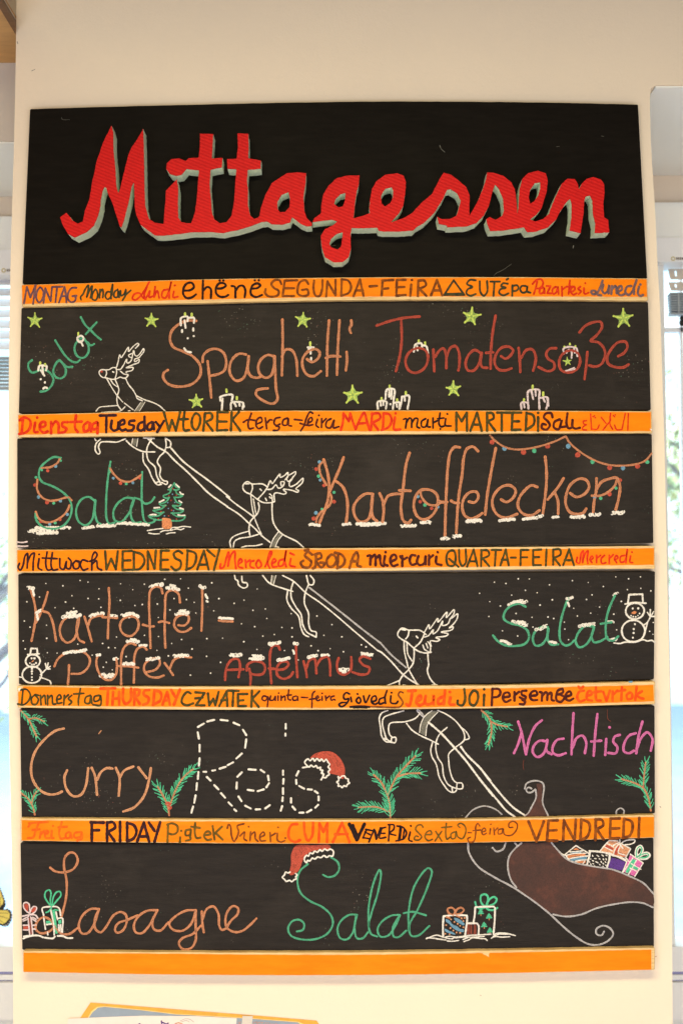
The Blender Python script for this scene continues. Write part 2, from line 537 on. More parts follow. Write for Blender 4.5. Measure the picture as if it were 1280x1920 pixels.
def extr(name, pts3, depth_vec, mat, parent=None):
    n = len(pts3); V = list(pts3) + [p + depth_vec for p in pts3]
    F = [tuple(range(n)), tuple(range(2 * n - 1, n - 1, -1))] + [(i, (i + 1) % n, n + (i + 1) % n, n + i) for i in range(n)]
    o = link(name, V, F, mat, parent)
    bm = bmesh.new(); bm.from_mesh(o.data); bmesh.ops.recalc_face_normals(bm, faces=bm.faces); bm.to_mesh(o.data); bm.free()
    return o

YW = 0.50                                                # plane of the window wall
# pillar face: traced, slightly uneven plaster edges
ledge = [(33, -60), (31.5, 0), (30, 120), (27, 265), (24, 365), (21, 470), (18.5, 600), (16.5, 760), (15.5, 1000), (15.5, 1200), (17, 1320), (20, 1500), (23, 1660), (25, 1820), (25.5, 1920), (26, 1990)]
redge = [(1217, 160), (1219, 260), (1224, 345), (1227.5, 400), (1231.5, 490), (1237, 590), (1240.5, 700), (1245, 850), (1248, 1000), (1250.5, 1120), (1254, 1250), (1256.5, 1400), (1258, 1560), (1259, 1760), (1260, 1920), (1261, 1990)]
Lp = [PY(u, v, 0) for u, v in catmull(ledge, 25)]
Rp = [PY(u, v, 0) for u, v in catmull(redge, 25)]
zb = 0.02; zt = 2.95
Lp[-1].z = zb; Rp[-1].z = zb; Lp[0].z = zt
zl = Rp[0].z                                             # underside of the beam on the right
out = Lp[::-1] + [Vector((1.9, 0, zt)), Vector((1.9, 0, zl + .004)), Vector((Rp[0].x + .012, 0, zl)), Rp[0] + Vector((.002, 0, -.006))] + Rp[1:]
n = len(out)
V = [p for p in out] + [p + Vector((0, YW - 0.002, 0)) for p in out]
tri = tessellate_polygon([[Vector((p.x, p.z, 0)) for p in out]])
F = [tuple(t) for t in tri] + [(i, (i + 1) % n, n + (i + 1) % n, n + i) for i in range(n)]
pil = link('wall_pillar', V, F, 'wall_cream')
bm = bmesh.new(); bm.from_mesh(pil.data); bmesh.ops.recalc_face_normals(bm, faces=bm.faces); bm.to_mesh(pil.data); bm.free()
tag(pil, kind='structure')

flatmat('floor_stone', (205, 192, 172), rough=0.7, var=0.1, scale=12)
fl = addbox('bounce_floor', (-2.6, 2.6, -5.5, YW - .01, -0.02, 0.015), 'floor_stone'); tag(fl, kind='structure')  # unseen floor, added to bounce lamp light up onto the undersides of the lettering
for s_ in ('33,78 34,82', '60,133 66,130', '1216,1792 1222,1795 1230,1793', '1236,1512 1238,1514;900,1866 901,1867'):
    strokes('wall_scuff', (0, 0, 1), 'chalk_peach' if '1216' in s_ else 'logo_grey', 1.1, s_, pil, -.0001, thick=.05e-3)

# ---- left recess
xl = Lp[0].x + .0
z_w = PY(10, 118, 0.16).z                                # wooden ceiling
z_s = PY(10, 265, 0.16).z                                # white soffit behind the lintel
def depth_of(z, v, u=10):
    d = ray(u, v); t = (z - CAM_LOC.z) / d.z
    return (CAM_LOC + d * t).y
yL = depth_of(z_s, 366)
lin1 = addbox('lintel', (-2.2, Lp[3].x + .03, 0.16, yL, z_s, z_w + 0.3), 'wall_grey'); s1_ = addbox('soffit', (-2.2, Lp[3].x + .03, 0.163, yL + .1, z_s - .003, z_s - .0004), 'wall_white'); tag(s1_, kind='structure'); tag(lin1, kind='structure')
cw = addbox('ceiling', (-2.2, Lp[0].x - .003, -1.4, 0.1595, z_w, z_w + 0.02), 'ceiling_wood'); tag(cw, kind='structure')
# dark wooden moulding running across the wooden ceiling, pale plaster beyond it
a1, a2 = PZ(3, 8, z_w - .001), PZ(31, 55, z_w - .001); b1, b2 = PZ(11, 2, z_w - .001), PZ(31, 36, z_w - .001)
def ext(p, q, k): return p + (q - p) * k
q0, q1 = ext(a1, a2, -2.5), ext(a1, a2, .97); r0, r1 = ext(b1, b2, -2.5), ext(b1, b2, .97)
mo = extr('ceiling_moulding', [q0, q1, r1, r0], Vector((0, 0, -0.012)), 'trim_wood')
tag(mo, 'dark brown wooden moulding across the ceiling at the top left corner', 'moulding')
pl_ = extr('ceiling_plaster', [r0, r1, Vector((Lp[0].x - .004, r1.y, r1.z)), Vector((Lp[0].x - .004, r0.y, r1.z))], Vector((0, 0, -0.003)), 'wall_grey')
tag(pl_, kind='structure')

def window(side):
    """window with blind behind the pillar; side -1 left, +1 right. everything measured on the planes where it stands"""
    if side < 0:
        yw = yL; x0, x1 = -2.2, Lp[6].x + 0.12
        u = 8
    else:
        yw = depth_of(zl, 326, 1260); x0, x1 = Rp[4].x - 0.02, 2.3
        u = 1262
    Z = lambda v, y: PY(u, v, y).z
    X = lambda uu, y, v=700: PY(uu, v, y).x
    cat = 'window_wall'
    ztop = (z_s if side < 0 else zl) - .0035
    zbox = Z(412 if side < 0 else 386, yw)
    w1 = addbox(cat, (x0, x1, yw, yw + 0.12, zbox, ztop + 0.0), 'wall_cream'); tag(w1, kind='structure')
    # blind box in two steps
    where = 'left of the board' if side < 0 else 'right of the board'
    bb = empty('window_blind'); bb.location = (0, 0, 0)
    tag(bb, ('half lowered pale blind with stacked slats in the left window' if side < 0 else 'raised grey blind with two perforated beige slats in the right window'), 'blind', 'blinds in the two windows')
    za, zm, zc = Z(412 if side < 0 else 386, yw), Z(468 if side < 0 else 445, yw - .03), Z(515 if side < 0 else 491, yw - .035)
    addbox('fascia', (x0, x1, yw - .028, yw + .05, zm, zbox - .0005), 'wall_white', bb)
    hb = addbox('head_box', (x0, x1, yw - .036, yw + .05, zc, zm - .002), 'white_plastic', bb)
    # small maker's mark on the head box: ring and a grey wordmark, unreadable in the photograph
    um = 7.5 if side < 0 else 1261
    vm = 507 if side < 0 else 485
    c = PY(um, vm, yw - .0368)
    ring = [(c + Vector((.0052 * math.cos(t * .5236), 0, .0052 * math.sin(t * .5236)))) for t in range(12)]
    inn = [(c + Vector((.003 * math.cos(t * .5236), 0, .003 * math.sin(t * .5236)))) for t in range(12)]
    mk = link('logo_ring', ring + inn, facing(ring + inn, [(t, (t + 1) % 12, 12 + (t + 1) % 12, 12 + t) for t in range(12)]), 'logo_gold', hb)
    for k in range(5):
        addbox('logo_letter', (c.x + .007 + k * .0042, c.x + .010 + k * .0042, yw - .0372, yw - .0365, c.z - .0025, c.z + .003), 'logo_grey', hb)
    yb_ = yw + .02
    # window frame
    fr = empty('window'); tag(fr, ('white framed window with butterfly sticker left of the menu boards' if side < 0 else 'white framed window with bright garden view right of the menu boards'), 'window', 'windows beside the pillar')
    zsill = Z(1772, yw); ztopf = zc + .03
    if side > 0:
        xf0, xf1 = X(1228, yw - .0), X(1244, yw - .0, 560)
        v1 = PY(1243.5, 530, yw); v2 = PY(1259, 1380, yw)
        ff = extr('stile', [Vector((x0, yw, ztopf)), Vector((v1.x, yw, ztopf)), Vector((v2.x, yw, zsill)), Vector((x0, yw, zsill))], Vector((0, .05, 0)), 'wall_white', fr)
        s2 = PY(1276, 700, yw + .03)
        addbox('mullion', (s2.x, s2.x + .006, yw + .03, yw + .05, zsill, ztopf), 'white_plastic', fr)
        addbox('transom', (x0, x1, yw + .03, yw + .05, Z(622, yw + .03), Z(614, yw + .03)), 'white_plastic', fr)
    zr = Z(1822, yw - .01); zr2 = Z(1837, yw - .01)
    addbox('bottom_rail', (x0, x1, yw - .01, yw + .05, zr, zsill), 'white_plastic', fr)
    addbox('seal_strip', (x0, x1, yw - .008, yw + .05, zr - .006, zr - .0005), 'frame_line', fr)
    addbox('lower_rail', (x0, x1, yw - .012, yw + .05, zr2, zr - .0065), 'white_plastic', fr)
    addbox('seal_strip', (x0, x1, yw - .008, yw + .05, zr2 - .003, zr2 - .0005), 'frame_line', fr)
    addbox('window_sill', (x0, x1, yw - .02, yw + .12, Z(1905, yw), zr2 - .0035), 'white_plastic', fr)
    addbox('glass_pane', (x0, x1, yw + .040, yw + .044, zsill, ztopf), 'window_glass', fr)
    w2 = addbox('parapet', (x0, x1, yw, yw + .12, 0.02, Z(1905, yw) - .0005), 'wall_white'); tag(w2, kind='structure')
    # slats
    if side < 0:
        v = 528
        while v < 668:
            z = Z(v, yb_)
            V_, F_ = box(x0, x1, yb_ - .012, yb_ + .012, z - .0008, z + .0008)
            o = link('slat', [(a, b, c + (b - yb_) * .9) for a, b, c in V_], F_, 'white_plastic', bb)
            v += 20
        for k, v in enumerate(range(672, 726, 7)):
            z = Z(v, yb_)
            addbox('slat', (x0, x1, yb_ - .013, yb_ + .013, z - .0022, z + .0016), 'blind_metal', bb)
        z = Z(728, yb_); addbox('bottom_bar', (x0, x1, yb_ - .014, yb_ + .014, z - .004, z + .002), 'blind_metal', bb)
    else:
        for vt, vb, ut, ub in ((504, 524, 1251.5, 1255), (529, 545, 1252, 1256)):
            q = [PY(ut, vt, yb_), PY(1300, vt, yb_), PY(1300, vb, yb_), PY(ub + 2, vb, yb_), PY(ub, vb - 3, yb_)]
            # slot cut out of the slat: the slat is built round it
            h = [PY(1263.5, vt + 4, yb_), PY(1267, vt + 4, yb_), PY(1268.2, vb - 6, yb_), PY(1265, vb - 6, yb_)]
            tri = tessellate_polygon([[Vector((p.x, p.z, 0)) for p in q], [Vector((p.x, p.z, 0)) for p in h]])
            P_ = q + h; V_ = [p for p in P_] + [p + Vector((0, .0015, 0)) for p in P_]; nn = len(P_)
            F_ = [tuple(t) for t in tri] + [tuple(nn + i for i in reversed(t)) for t in tri]
            F_ += [(i, (i + 1) % 5, nn + (i + 1) % 5, nn + i) for i in range(5)] + [(5 + i, 5 + (i + 1) % 4, nn + 5 + (i + 1) % 4, nn + 5 + i) for i in range(4)]
            link('perforated_slat', V_, F_, 'blind_beige', bb)
        for k in range(8):
            v = 553 + k * 4.6
            z = Z(v, yb_); xs = PY(1252 + k * .35, v, yb_).x
            V_, F_ = box(xs, x1, yb_ - .014, yb_ + .012, z - .0014, z + .0014)
            link('slat', [(a, b, c - (b - yb_) * .10) for a, b, c in V_], F_, 'blind_metal', bb)
        z = Z(590, yb_); xs = PY(1254, 590, yb_).x
        addbox('bottom_bar', (xs, x1, yb_ - .014, yb_ + .012, z - .0025, z + .002), 'blind_metal', bb)
        z = Z(553, yb_); xs = PY(1266, 560, yb_).x
        addbox('ladder_tape', (xs, xs + .004, yb_ - .0165, yb_ - .0145, Z(590, yb_), z), 'blind_metal', bb)
        c1 = PY(1278, 592, yb_ - .02)
        parts = []
        for dz, rr in ((-.006, .006), (-.017, .0075)):
            ringv = []
            for a in range(5):
                ph = -math.pi / 2 + a * math.pi / 4
                for t in range(10):
                    ringv.append(Vector((c1.x + rr * math.cos(ph) * math.cos(t * .6283), c1.y + rr * math.cos(ph) * math.sin(t * .6283), c1.z + dz + rr * 1.1 * math.sin(ph))))
            parts.append((ringv, [(a * 10 + t, a * 10 + (t + 1) % 10, (a + 1) * 10 + (t + 1) % 10, (a + 1) * 10 + t) for a in range(4) for t in range(10)]))
        Vv, Ff = merge(parts); link('cord_knob', Vv, Ff, 'dark_rubber', bb, smooth=True)
    return yw
so = addbox('soffit', (Rp[0].x + .012, 2.3, 0.003, 0.62, zl - .003, zl - .0004), 'wall_white'); tag(so, kind='structure')
yLw = window(-1)
yRw = window(1)

# ---- monarch butterfly sticker on the left pane (its right wings show)
def sticker():
    y = yLw + .0385
    t = empty('butterfly_sticker')
    tag(t, 'yellow butterfly sticker with black and white wing edges on the left window pane', 'sticker')
    base = [(0, 1662), (6, 1676), (11, 1690), (11.5, 1697), (7, 1706), (14, 1703), (22, 1708), (24, 1717), (22, 1727), (16, 1736), (9, 1738), (-4, 1733), (-22, 1722), (-16, 1700), (-30, 1668), (-26, 1640), (-10, 1645)]
    cx, cy = -22, 1700
    def lay(name, pts, mat, k):
        P_ = [PY(u, v, y - k) for u, v in pts]
        for i in range(1): pass
        n_ = len(P_); V_ = P_ + [p + Vector((0, .0003, 0)) for p in P_]
        tri = tessellate_polygon([[Vector((p.x, p.z, 0)) for p in P_]])
        F_ = [tuple(t_) for t_ in tri] + [(i, (i + 1) % n_, n_ + (i + 1) % n_, n_ + i) for i in range(n_)]
        link(name, V_, F_, mat, t)
    lay('wing_border', base, 'dark_rubber', 0)
    up = [(-10, 1650), (-2, 1664), (3, 1676), (7, 1688), (6, 1695), (-2, 1703), (-14, 1702), (-26, 1672)]
    lo = [(-4, 1706), (6, 1707), (14, 1707), (19, 1713), (18, 1722), (12, 1729), (6, 1733), (-6, 1729), (-18, 1720), (-14, 1708)]
    lay('upper_wing', up, 'butterfly_yellow', .0006)
    lay('lower_wing', lo, 'butterfly_yellow', .0006)
    mir = lambda p: [(2 * cx - a, b) for a, b in p]
    lay('wing_border', mir(base), 'dark_rubber', .0001)
    lay('upper_wing', mir(up), 'butterfly_yellow', .0008); lay('lower_wing', mir(lo), 'butterfly_yellow', .0008)
    for s in ('-6,1652 2,1700', '5,1680 -10,1700', '16,1712 -12,1712', '16,1722 -12,1714', '8,1731 -12,1716'):
        strokes('wing_vein', (0, 0, 1), 'trim_wood', .8, s, t, y - .0009)
    # white dots along the dark edges
    for u, v in ((-1, 1664), (1.5, 1668), (3.5, 1672), (5.5, 1677), (7, 1682), (9, 1687), (10, 1692), (12, 1705), (16, 1706), (20, 1709), (22, 1713), (22.5, 1718), (21, 1723), (19, 1728), (16, 1732), (12, 1735), (8, 1736)):
        V_, F_ = stroke_geo([(u, v)], 2.0, y - .0008); link('wing_spot', V_, facing(V_, F_), 'white_plastic', t)
sticker()

# ---- outdoors: bright sky, pale ground, hedge-like trees
sk = link('sky', [(-9, 9, -3), (9, 9, -3), (9, 9, 8), (-9, 9, 8)], [(0, 1, 2, 3)], 'sky_light'); tag(sk, kind='structure')
flatmat('snow_ground', (168, 192, 222), rough=0.9, var=0.16, scale=5, bumpk=.2)
gr = link('ground', [(-9, .70, .0), (9, .70, .0), (9, 9, .0), (-9, 9, .0)], [(0, 1, 2, 3)], 'snow_ground'); tag(gr, kind='structure')
def tree(x, y, z0, h, r, n, mats, label, seed):
    rnd = random.Random(seed)
    t = empty('garden_tree', loc=(x, y, 0)); tag(t, label, 'tree', 'trees outside the windows')
    parts = []
    def limb(a, b, ra, rb):
        V_, F_ = [], []
        d = (b - a).normalized(); p = d.orthogonal().normalized(); q = d.cross(p)
        for c, rr in ((a, ra), ((a + b) / 2 + p * .02, (ra + rb) / 2), (b, rb)):
            for k in range(7):
                V_.append(c + p * rr * math.cos(k * .8976) + q * rr * math.sin(k * .8976))
        for s in range(2):
            for k in range(7): F_.append((s * 7 + k, s * 7 + (k + 1) % 7, (s + 1) * 7 + (k + 1) % 7, (s + 1) * 7 + k))
        parts.append((V_, F_))
    limb(Vector((0, 0, -.02)), Vector((.03, 0, h * .7)), .045, .02)
    tips = []
    for k in range(16):
        a = Vector((.02, 0, z0 + (h - z0) * rnd.uniform(0, .6)))
        b = a + Vector((rnd.uniform(-r, r), rnd.uniform(-r * .6, r * .6), rnd.uniform(.1, .45)))
        limb(a, b, .016, .005); tips.append(b); tips.append((a + b) / 2)
    V_, F_ = merge(parts); link('trunk', V_, F_, 'bark', t)
    for mi, mat in enumerate(mats):
        V_, F_ = [], []
        for k in range(n):
            c = rnd.choice(tips) + Vector((rnd.gauss(0, .11), rnd.gauss(0, .11), rnd.gauss(0, .11)))
            d = Vector((rnd.uniform(-1, 1), rnd.uniform(-1, 1), rnd.uniform(-1, 1))).normalized(); p = d.orthogonal().normalized()
            q = d.cross(p); s = rnd.uniform(.012, .028); i = len(V_)
            V_ += [c - p * s, c + q * s * .45, c + p * s, c - q * s * .45]; F_.append((i, i + 1, i + 2, i + 3))
        o = link('crown', V_, F_, mat, t); o['kind'] = 'stuff'
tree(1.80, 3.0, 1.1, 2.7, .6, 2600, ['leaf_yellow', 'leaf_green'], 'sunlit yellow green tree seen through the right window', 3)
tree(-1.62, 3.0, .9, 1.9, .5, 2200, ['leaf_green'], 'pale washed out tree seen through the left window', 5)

# ================================================================== the boards
def outline(top, bot):
    t = catmull(top, 14); b = catmull(bot, 14)
    # small rounded corners
    def cut(p, q, d=1.6):
        l = math.dist(p, q); return (p[0] + (q[0] - p[0]) * d / l, p[1] + (q[1] - p[1]) * d / l)
    o = [cut(t[0], b[0])] + [cut(t[0], t[1])] + t[1:-1] + [cut(t[-1], t[-2]), cut(t[-1], b[-1])]
    o += [cut(b[-1], t[-1]), cut(b[-1], b[-2])] + b[1:-1][::-1] + [cut(b[0], b[1]), cut(b[0], t[0])]
    o = [(u + random.uniform(-.25, .25), v + random.uniform(-.25, .25)) for u, v in o]
    return o
GP, GS = 'chalk menu boards, one for each weekday', 'orange strips with weekday names'
header = prism('header_board', outline([(57, 204.5), (350, 196.5), (700, 190.5), (1000, 192), (1195, 196)], [(43, 533), (350, 525), (640, 520), (950, 519.5), (1212, 522.5)]), -0.018, -0.0005, 'header_black', bev=1.2)
tag(header, 'large plain black board on top carrying red foam letters Mittagessen', 'sign board')
PT = [
 ([(41, 577.5), (430, 569), (830, 564), (1214, 566)], [(36, 775), (430, 770), (830, 769), (1219, 769)], 'black board with Spaghetti Tomatensoße, yellow green stars and candles'),
 ([(33, 822), (430, 819), (830, 815), (1221, 814)], [(33, 1027), (430, 1026), (830, 1023.5), (1224, 1018)], 'black board with Kartoffelecken, Christmas tree and strings of coloured lights'),
 ([(35, 1076.5), (430, 1077), (830, 1074), (1227, 1071)], [(36, 1283), (430, 1286), (830, 1283), (1225, 1274)], 'black board with Kartoffelpuffer, Apfelmus, snowmen and falling snow'),
 ([(38, 1328.5), (430, 1332), (830, 1330), (1226, 1323)], [(41, 1532.5), (430, 1536), (830, 1534.5), (1227, 1525)], 'black board with Curry, dashed Reis, pink Nachtisch and fir twigs'),
 ([(39, 1580), (430, 1582.5), (830, 1581), (1224, 1571.5)], [(42.5, 1781), (430, 1784), (830, 1783), (1225, 1775)], 'lowest black board with Lasagne, green Salat, gifts and brown sleigh')]
panels = []
for t, b_, lb in PT:
    o = prism('chalk_board', outline(t, b_), YP, -0.0005, 'board_black', bev=1.6)
    tag(o, lb, 'chalkboard', GP); panels.append(o)
ST = [ # outer top, outer bottom, paint top, paint bottom
 ([(41.5, 534), (190, 530), (350, 524.5), (650, 520.3), (950, 519.5), (1212, 522)], [(42, 575.5), (350, 569), (650, 563), (950, 562.5), (1214, 564)],
  [(42, 535), (190, 531), (350, 525.5), (650, 521.5), (950, 521), (1211, 523.5)], [(42.5, 570), (350, 562.5), (650, 556.5), (950, 556), (1212, 556.5)], 'orange strip reading MONTAG Monday Lundi, directly under the header board'),
 ([(34.5, 777), (345, 771), (625, 769.7), (925, 769.7), (1221, 771)], [(35, 820), (345, 817), (625, 815), (925, 813), (1222, 812)],
  [(35, 778.5), (345, 772.5), (625, 771), (925, 771), (1219, 773)], [(36, 815), (345, 809.5), (625, 808.5), (925, 808.5), (1219, 808.5)], 'orange strip reading Dienstag Tuesday WtOREK with Arabic at its right end'),
 ([(32, 1031), (345, 1029), (645, 1027.5), (945, 1025.5), (1226, 1023.5)], [(32.5, 1074), (345, 1072.5), (645, 1071), (945, 1068), (1227, 1066.5)],
  [(33, 1032), (345, 1030.3), (645, 1030.3), (945, 1029.5), (1225, 1028)], [(33, 1071.5), (345, 1069.5), (645, 1065.5), (945, 1062), (1224.5, 1059)], 'orange strip reading Mittwoch WEDNESDAY QUARTA-FEIRA'),
 ([(34, 1285.5), (345, 1287.5), (645, 1286.5), (945, 1284.5), (1227, 1277.5)], [(34, 1327), (345, 1330.5), (645, 1330.5), (945, 1327.5), (1227, 1320)],
  [(35, 1287), (345, 1292), (645, 1292), (945, 1290.5), (1224, 1284)], [(35, 1323), (345, 1325.5), (645, 1327), (945, 1324), (1225, 1315)], 'orange strip reading Donnerstag THURSDAY with a torn corner at left'),
 ([(39, 1534), (345, 1536), (615, 1537.2), (925, 1535), (1226, 1527.5)], [(40, 1576.5), (345, 1580.7), (615, 1582), (925, 1579.3), (1226, 1570.5)],
  [(41.5, 1538), (345, 1540), (615, 1540.5), (925, 1538.5), (1225, 1531.5)], [(41.5, 1575.5), (345, 1579.5), (615, 1581), (925, 1578.3), (1225, 1569.5)], 'orange strip reading Freitag FRIDAY with VENDREDI at right'),
 ([(44, 1782.5), (320, 1785), (640, 1785.5), (925, 1782), (1226.5, 1776.5)], [(44, 1822.5), (320, 1827.5), (640, 1828.5), (925, 1825), (1226.5, 1818.5)],
  [(45, 1786.5), (320, 1788.5), (640, 1790.5), (925, 1786.5), (1220, 1780.5)], [(45, 1822), (320, 1827), (640, 1828), (925, 1824.5), (1220, 1818)], 'blank orange strip without writing, lowest of all the boards')]
strips = []
for a, b_, c, d, lb in ST:
    o = prism('day_strip', outline(a, b_), YS, -0.0005, 'bare_wood', bev=1.4)
    tag(o, lb, 'name strip', GS)
    tt, bb_ = catmull(c, 7), catmull(d, 7)
    ol = tt + bb_[::-1]
    ol = [(u + random.uniform(-.2, .2), v + random.uniform(-.35, .35)) for u, v in ol]
    if 'blank' in lb:       # chip in the paint near the right
        k = max(i for i, q in enumerate(tt) if q[0] < 903)
        ol = [q for i, q in enumerate(ol) if not (i < len(tt) and 903 < q[0] < 917)]
        ol[k + 1:k + 1] = [(904, 1787.5), (906, 1790), (911, 1791.5), (916, 1795), (916, 1789)]
    P0 = [PY(u, v, YS - .0001) for u, v in ol]; P1 = [PY(u, v, YS - .0005) for u, v in ol]
    n = len(ol); tri = tessellate_polygon([[Vector((p.x, p.z, 0)) for p in P1]])
    V = P0 + P1; F = [(i, (i + 1) % n, n + (i + 1) % n, n + i) for i in range(n)] + [tuple(n + i for i in t) for t in tri]
    link('orange_paint', V, facing(V, F), 'orange_paint', o)
    strips.append(o)
YW2 = YS - .00055
# torn paint corner on the Thursday strip
fill('paint_chip', (25, 1275, 4), 'bare_wood', '32,45 72,45 75,60 60,75 45,92 32,80', strips[3], YW2, smooth=False)
fill('paint_chip', (25, 1275, 4), 'paper_white', '38,62 62,55 52,80 38,78', strips[3], YW2 - .0004, smooth=False)
fill('paint_chip', (910, 760, 4), 'paper_white', '1228,175 1248,180 1240,192', strips[1], YW2, smooth=False)
fill('paint_chip', (25, 760, 4), 'bare_wood', '130,226 158,222 155,232 138,233', strips[1], YW2, smooth=False)
fill('chalk_mark', (910, 1275, 4), 'chalk_blue', '1068,12 1100,8 1098,18 1075,20', strips[3], YW2)

# ---- foam lettering on the header
def foam(name, outer, holes, label):
    yf, yb = -0.018 - 0.035, -0.0178
    def prep(pts):
        p = []
        n = len(pts)
        for i in range(n):                                # straight cuts with slightly wavering edges
            a, b = pts[i], pts[(i + 1) % n]
            k = max(1, int(math.dist(a, b) / 4.5))
            for j in range(k):
                w = 0 if j == 0 else .35
                p.append((a[0] + (b[0] - a[0]) * j / k + random.uniform(-w, w), a[1] + (b[1] - a[1]) * j / k + random.uniform(-w, w)))
        return p
    loops_ = [prep(outer)] + [prep(h) for h in holes]
    V, F, fm = [], [], []
    idx = 0; rf = []; 
    for lp in loops_:
        n = len(lp)
        V += [PY(u, v, yf) for u, v in lp]; rf.append((len(V) - n, n))
    nf = len(V)
    tri = tessellate_polygon([[Vector((V[s + i].x, V[s + i].z, 0)) for i in range(n)] for s, n in rf])
    F += [tuple(t) for t in tri]; fm += [0] * len(tri)
    # dark scorched cut line just behind the face, then the pale foam flank with a slight wobble
    V2 = [Vector((p.x, yf + .0009, p.z)) for p in V[:nf]]
    V3 = [Vector((p.x + random.uniform(-.0005, .0005), (yf + yb) / 2, p.z + random.uniform(-.0005, .0005))) for p in V[:nf]]
    V4 = [Vector((p.x, yb, p.z)) for p in V[:nf]]
    V = V + V2 + V3 + V4
    for s, n in rf:
        for i in range(n):
            j = (i + 1) % n
            for lv in range(3):
                F.append((lv * nf + s + i, lv * nf + s + j, (lv + 1) * nf + s + j, (lv + 1) * nf + s + i)); fm.append(2 if lv == 0 else 1)
    o = link(name, V, F, ['foam_red', 'foam_side', 'foam_edge'], header, fmat=fm)
    bm = bmesh.new(); bm.from_mesh(o.data); bmesh.ops.recalc_face_normals(bm, faces=bm.faces); bm.to_mesh(o.data); bm.free()
    o['label'] = label
    return o
def tr(s, fr): return parse(s, fr)[0]
FA, FB, FC = (100, 220, 3.2), (450, 220, 3.2), (780, 220, 3.2)
mitta = tr('''42,600 80,572 118,620 150,638 178,625 190,560 218,490 232,400 262,260 300,150 350,50 361,90 362,200 373,300 378,400 390,455 402,430 425,330 450,230 470,180 505,130 540,68 543,150 545,250 548,400 552,530 575,610 610,632 662,640
668,560 674,500 676,440 705,410 742,372 750,430 748,520 750,600 768,628 800,636 828,634 850,570 862,480 868,400 874,318 800,310 785,328 770,345 740,352 700,340 678,310 682,275 710,250 755,246 795,262 812,245 872,242 880,170 880,98 960,100 955,170 952,246 1015,243 1012,300 944,315 938,400 945,480 952,570 965,612 1000,636 1040,628 1070,590 1085,500 1092,400 1098,312 1045,308 1043,250 1100,248 1108,170 1105,96 1170,98 1172,170 1170,246 1246,260 1244,308 1166,316 1162,380 1168,440 1168,530 1182,590 1205,610 1230,600''', FA) \
 + tr('118,590 125,545 150,470 190,395 235,365 280,335 340,330 396,335 392,400 380,480 385,560 400,605 431,635 431,652 400,655 365,640 312,600 300,632 250,645 190,642 160,625 130,628 60,655', FB) \
 + tr('1110,676 1060,685 1020,695 940,688 830,690 760,700 660,710 610,708 570,680 525,645 500,590 490,540 488,480 484,390 470,420 455,500 440,560 425,620 410,662 400,655 380,590 350,500 328,455 320,425 308,418 298,440 285,500 285,530 270,590 245,650 200,690 130,722 90,700 60,650', FA)
foam('foam_lettering', mitta, [tr('290,448 250,465 225,505 225,550 240,570 270,568 296,540 300,490', FB)], 'joined red foam letters M, i, t, t and a')
gessen = tr('434,630 445,605 485,575 488,520 500,460 530,410 580,365 640,350 716,348 712,400 700,440 690,500 685,560 680,605 740,590 778,575 775,540 778,500 790,430 815,385 870,345 940,335 980,350 994,390 990,450 978,530 950,580 905,630 940,618 985,602 1030,575 1085,515 1150,460 1195,370', FB) \
 + tr('165,332 210,345 255,380 300,420 320,470 318,530 318,592 330,570 370,500 395,440 415,380 425,330 460,332 520,350 570,390 590,430 600,500 605,580 612,545 615,480 618,430 635,370 670,335 730,320 775,335 787,380 780,450 750,545 720,585 682,612 712,625 760,610 795,580 815,520 845,455 870,400 905,368 950,370 968,400 975,430 990,400 1020,370 1060,358 1105,372 1125,400 1128,450 1120,520 1125,600 1150,615 1156,690 1068,695 1072,640 1058,580 1055,500 1040,470 1015,475 1005,510 1002,580 992,640 985,695 918,680 930,600 930,520 920,490 895,515 865,560 840,610 790,660 720,685 665,690 645,660 600,668 520,680 442,682 425,640 420,610 440,598 475,615 515,590 525,560 520,490 495,430 472,405 455,450 435,530 405,590 360,635 300,655 185,660 182,650 135,640 125,595 150,610 200,610 240,590 252,555 266,500 245,458 205,432 185,435 160,490 110,570 50,630', FC) \
 + tr('1056,660 1035,680 960,685 860,686 830,680 822,662 740,666 668,664 662,700 664,790 650,840 615,868 560,870 510,840 490,780 484,710 510,670 560,645 582,625 550,615 490,622', FB)
foam('foam_lettering', gessen, [tr('632,455 600,462 570,495 565,520 590,540 615,535 628,500', FB), tr('615,690 580,700 545,730 535,760 548,780 585,793 605,775 612,730', FB),
    tr('908,420 870,430 845,470 848,515 868,535 900,515 916,480 918,440', FB), tr('742,390 710,395 680,440 674,480 682,518 705,505 730,470 742,430', FC)], 'joined red foam letters g, e, s, s, e and n')
YH = -0.018
strokes('chip_mark', FC, 'chalk_grey', 4, '140,168 150,190 170,208', header, YH)
strokes('chip_mark', FC, 'chalk_grey', 5, '942,770 940,784', header, YH)
strokes('chip_mark', FC, 'chalk_grey', 2, '570,880 520,915 480,935 465,950', header, YH)
strokes('chip_mark', FC, 'chalk_grey', 2, '840,176 858,174; 1108,112 1125,114', header, YH)
strokes('chip_mark', FB, 'chalk_grey', 4, '548,772 570,768', header, YH)
strokes('chip_mark', FA, 'chalk_grey', 2, '50,0 55,12 100,14', header, YH)

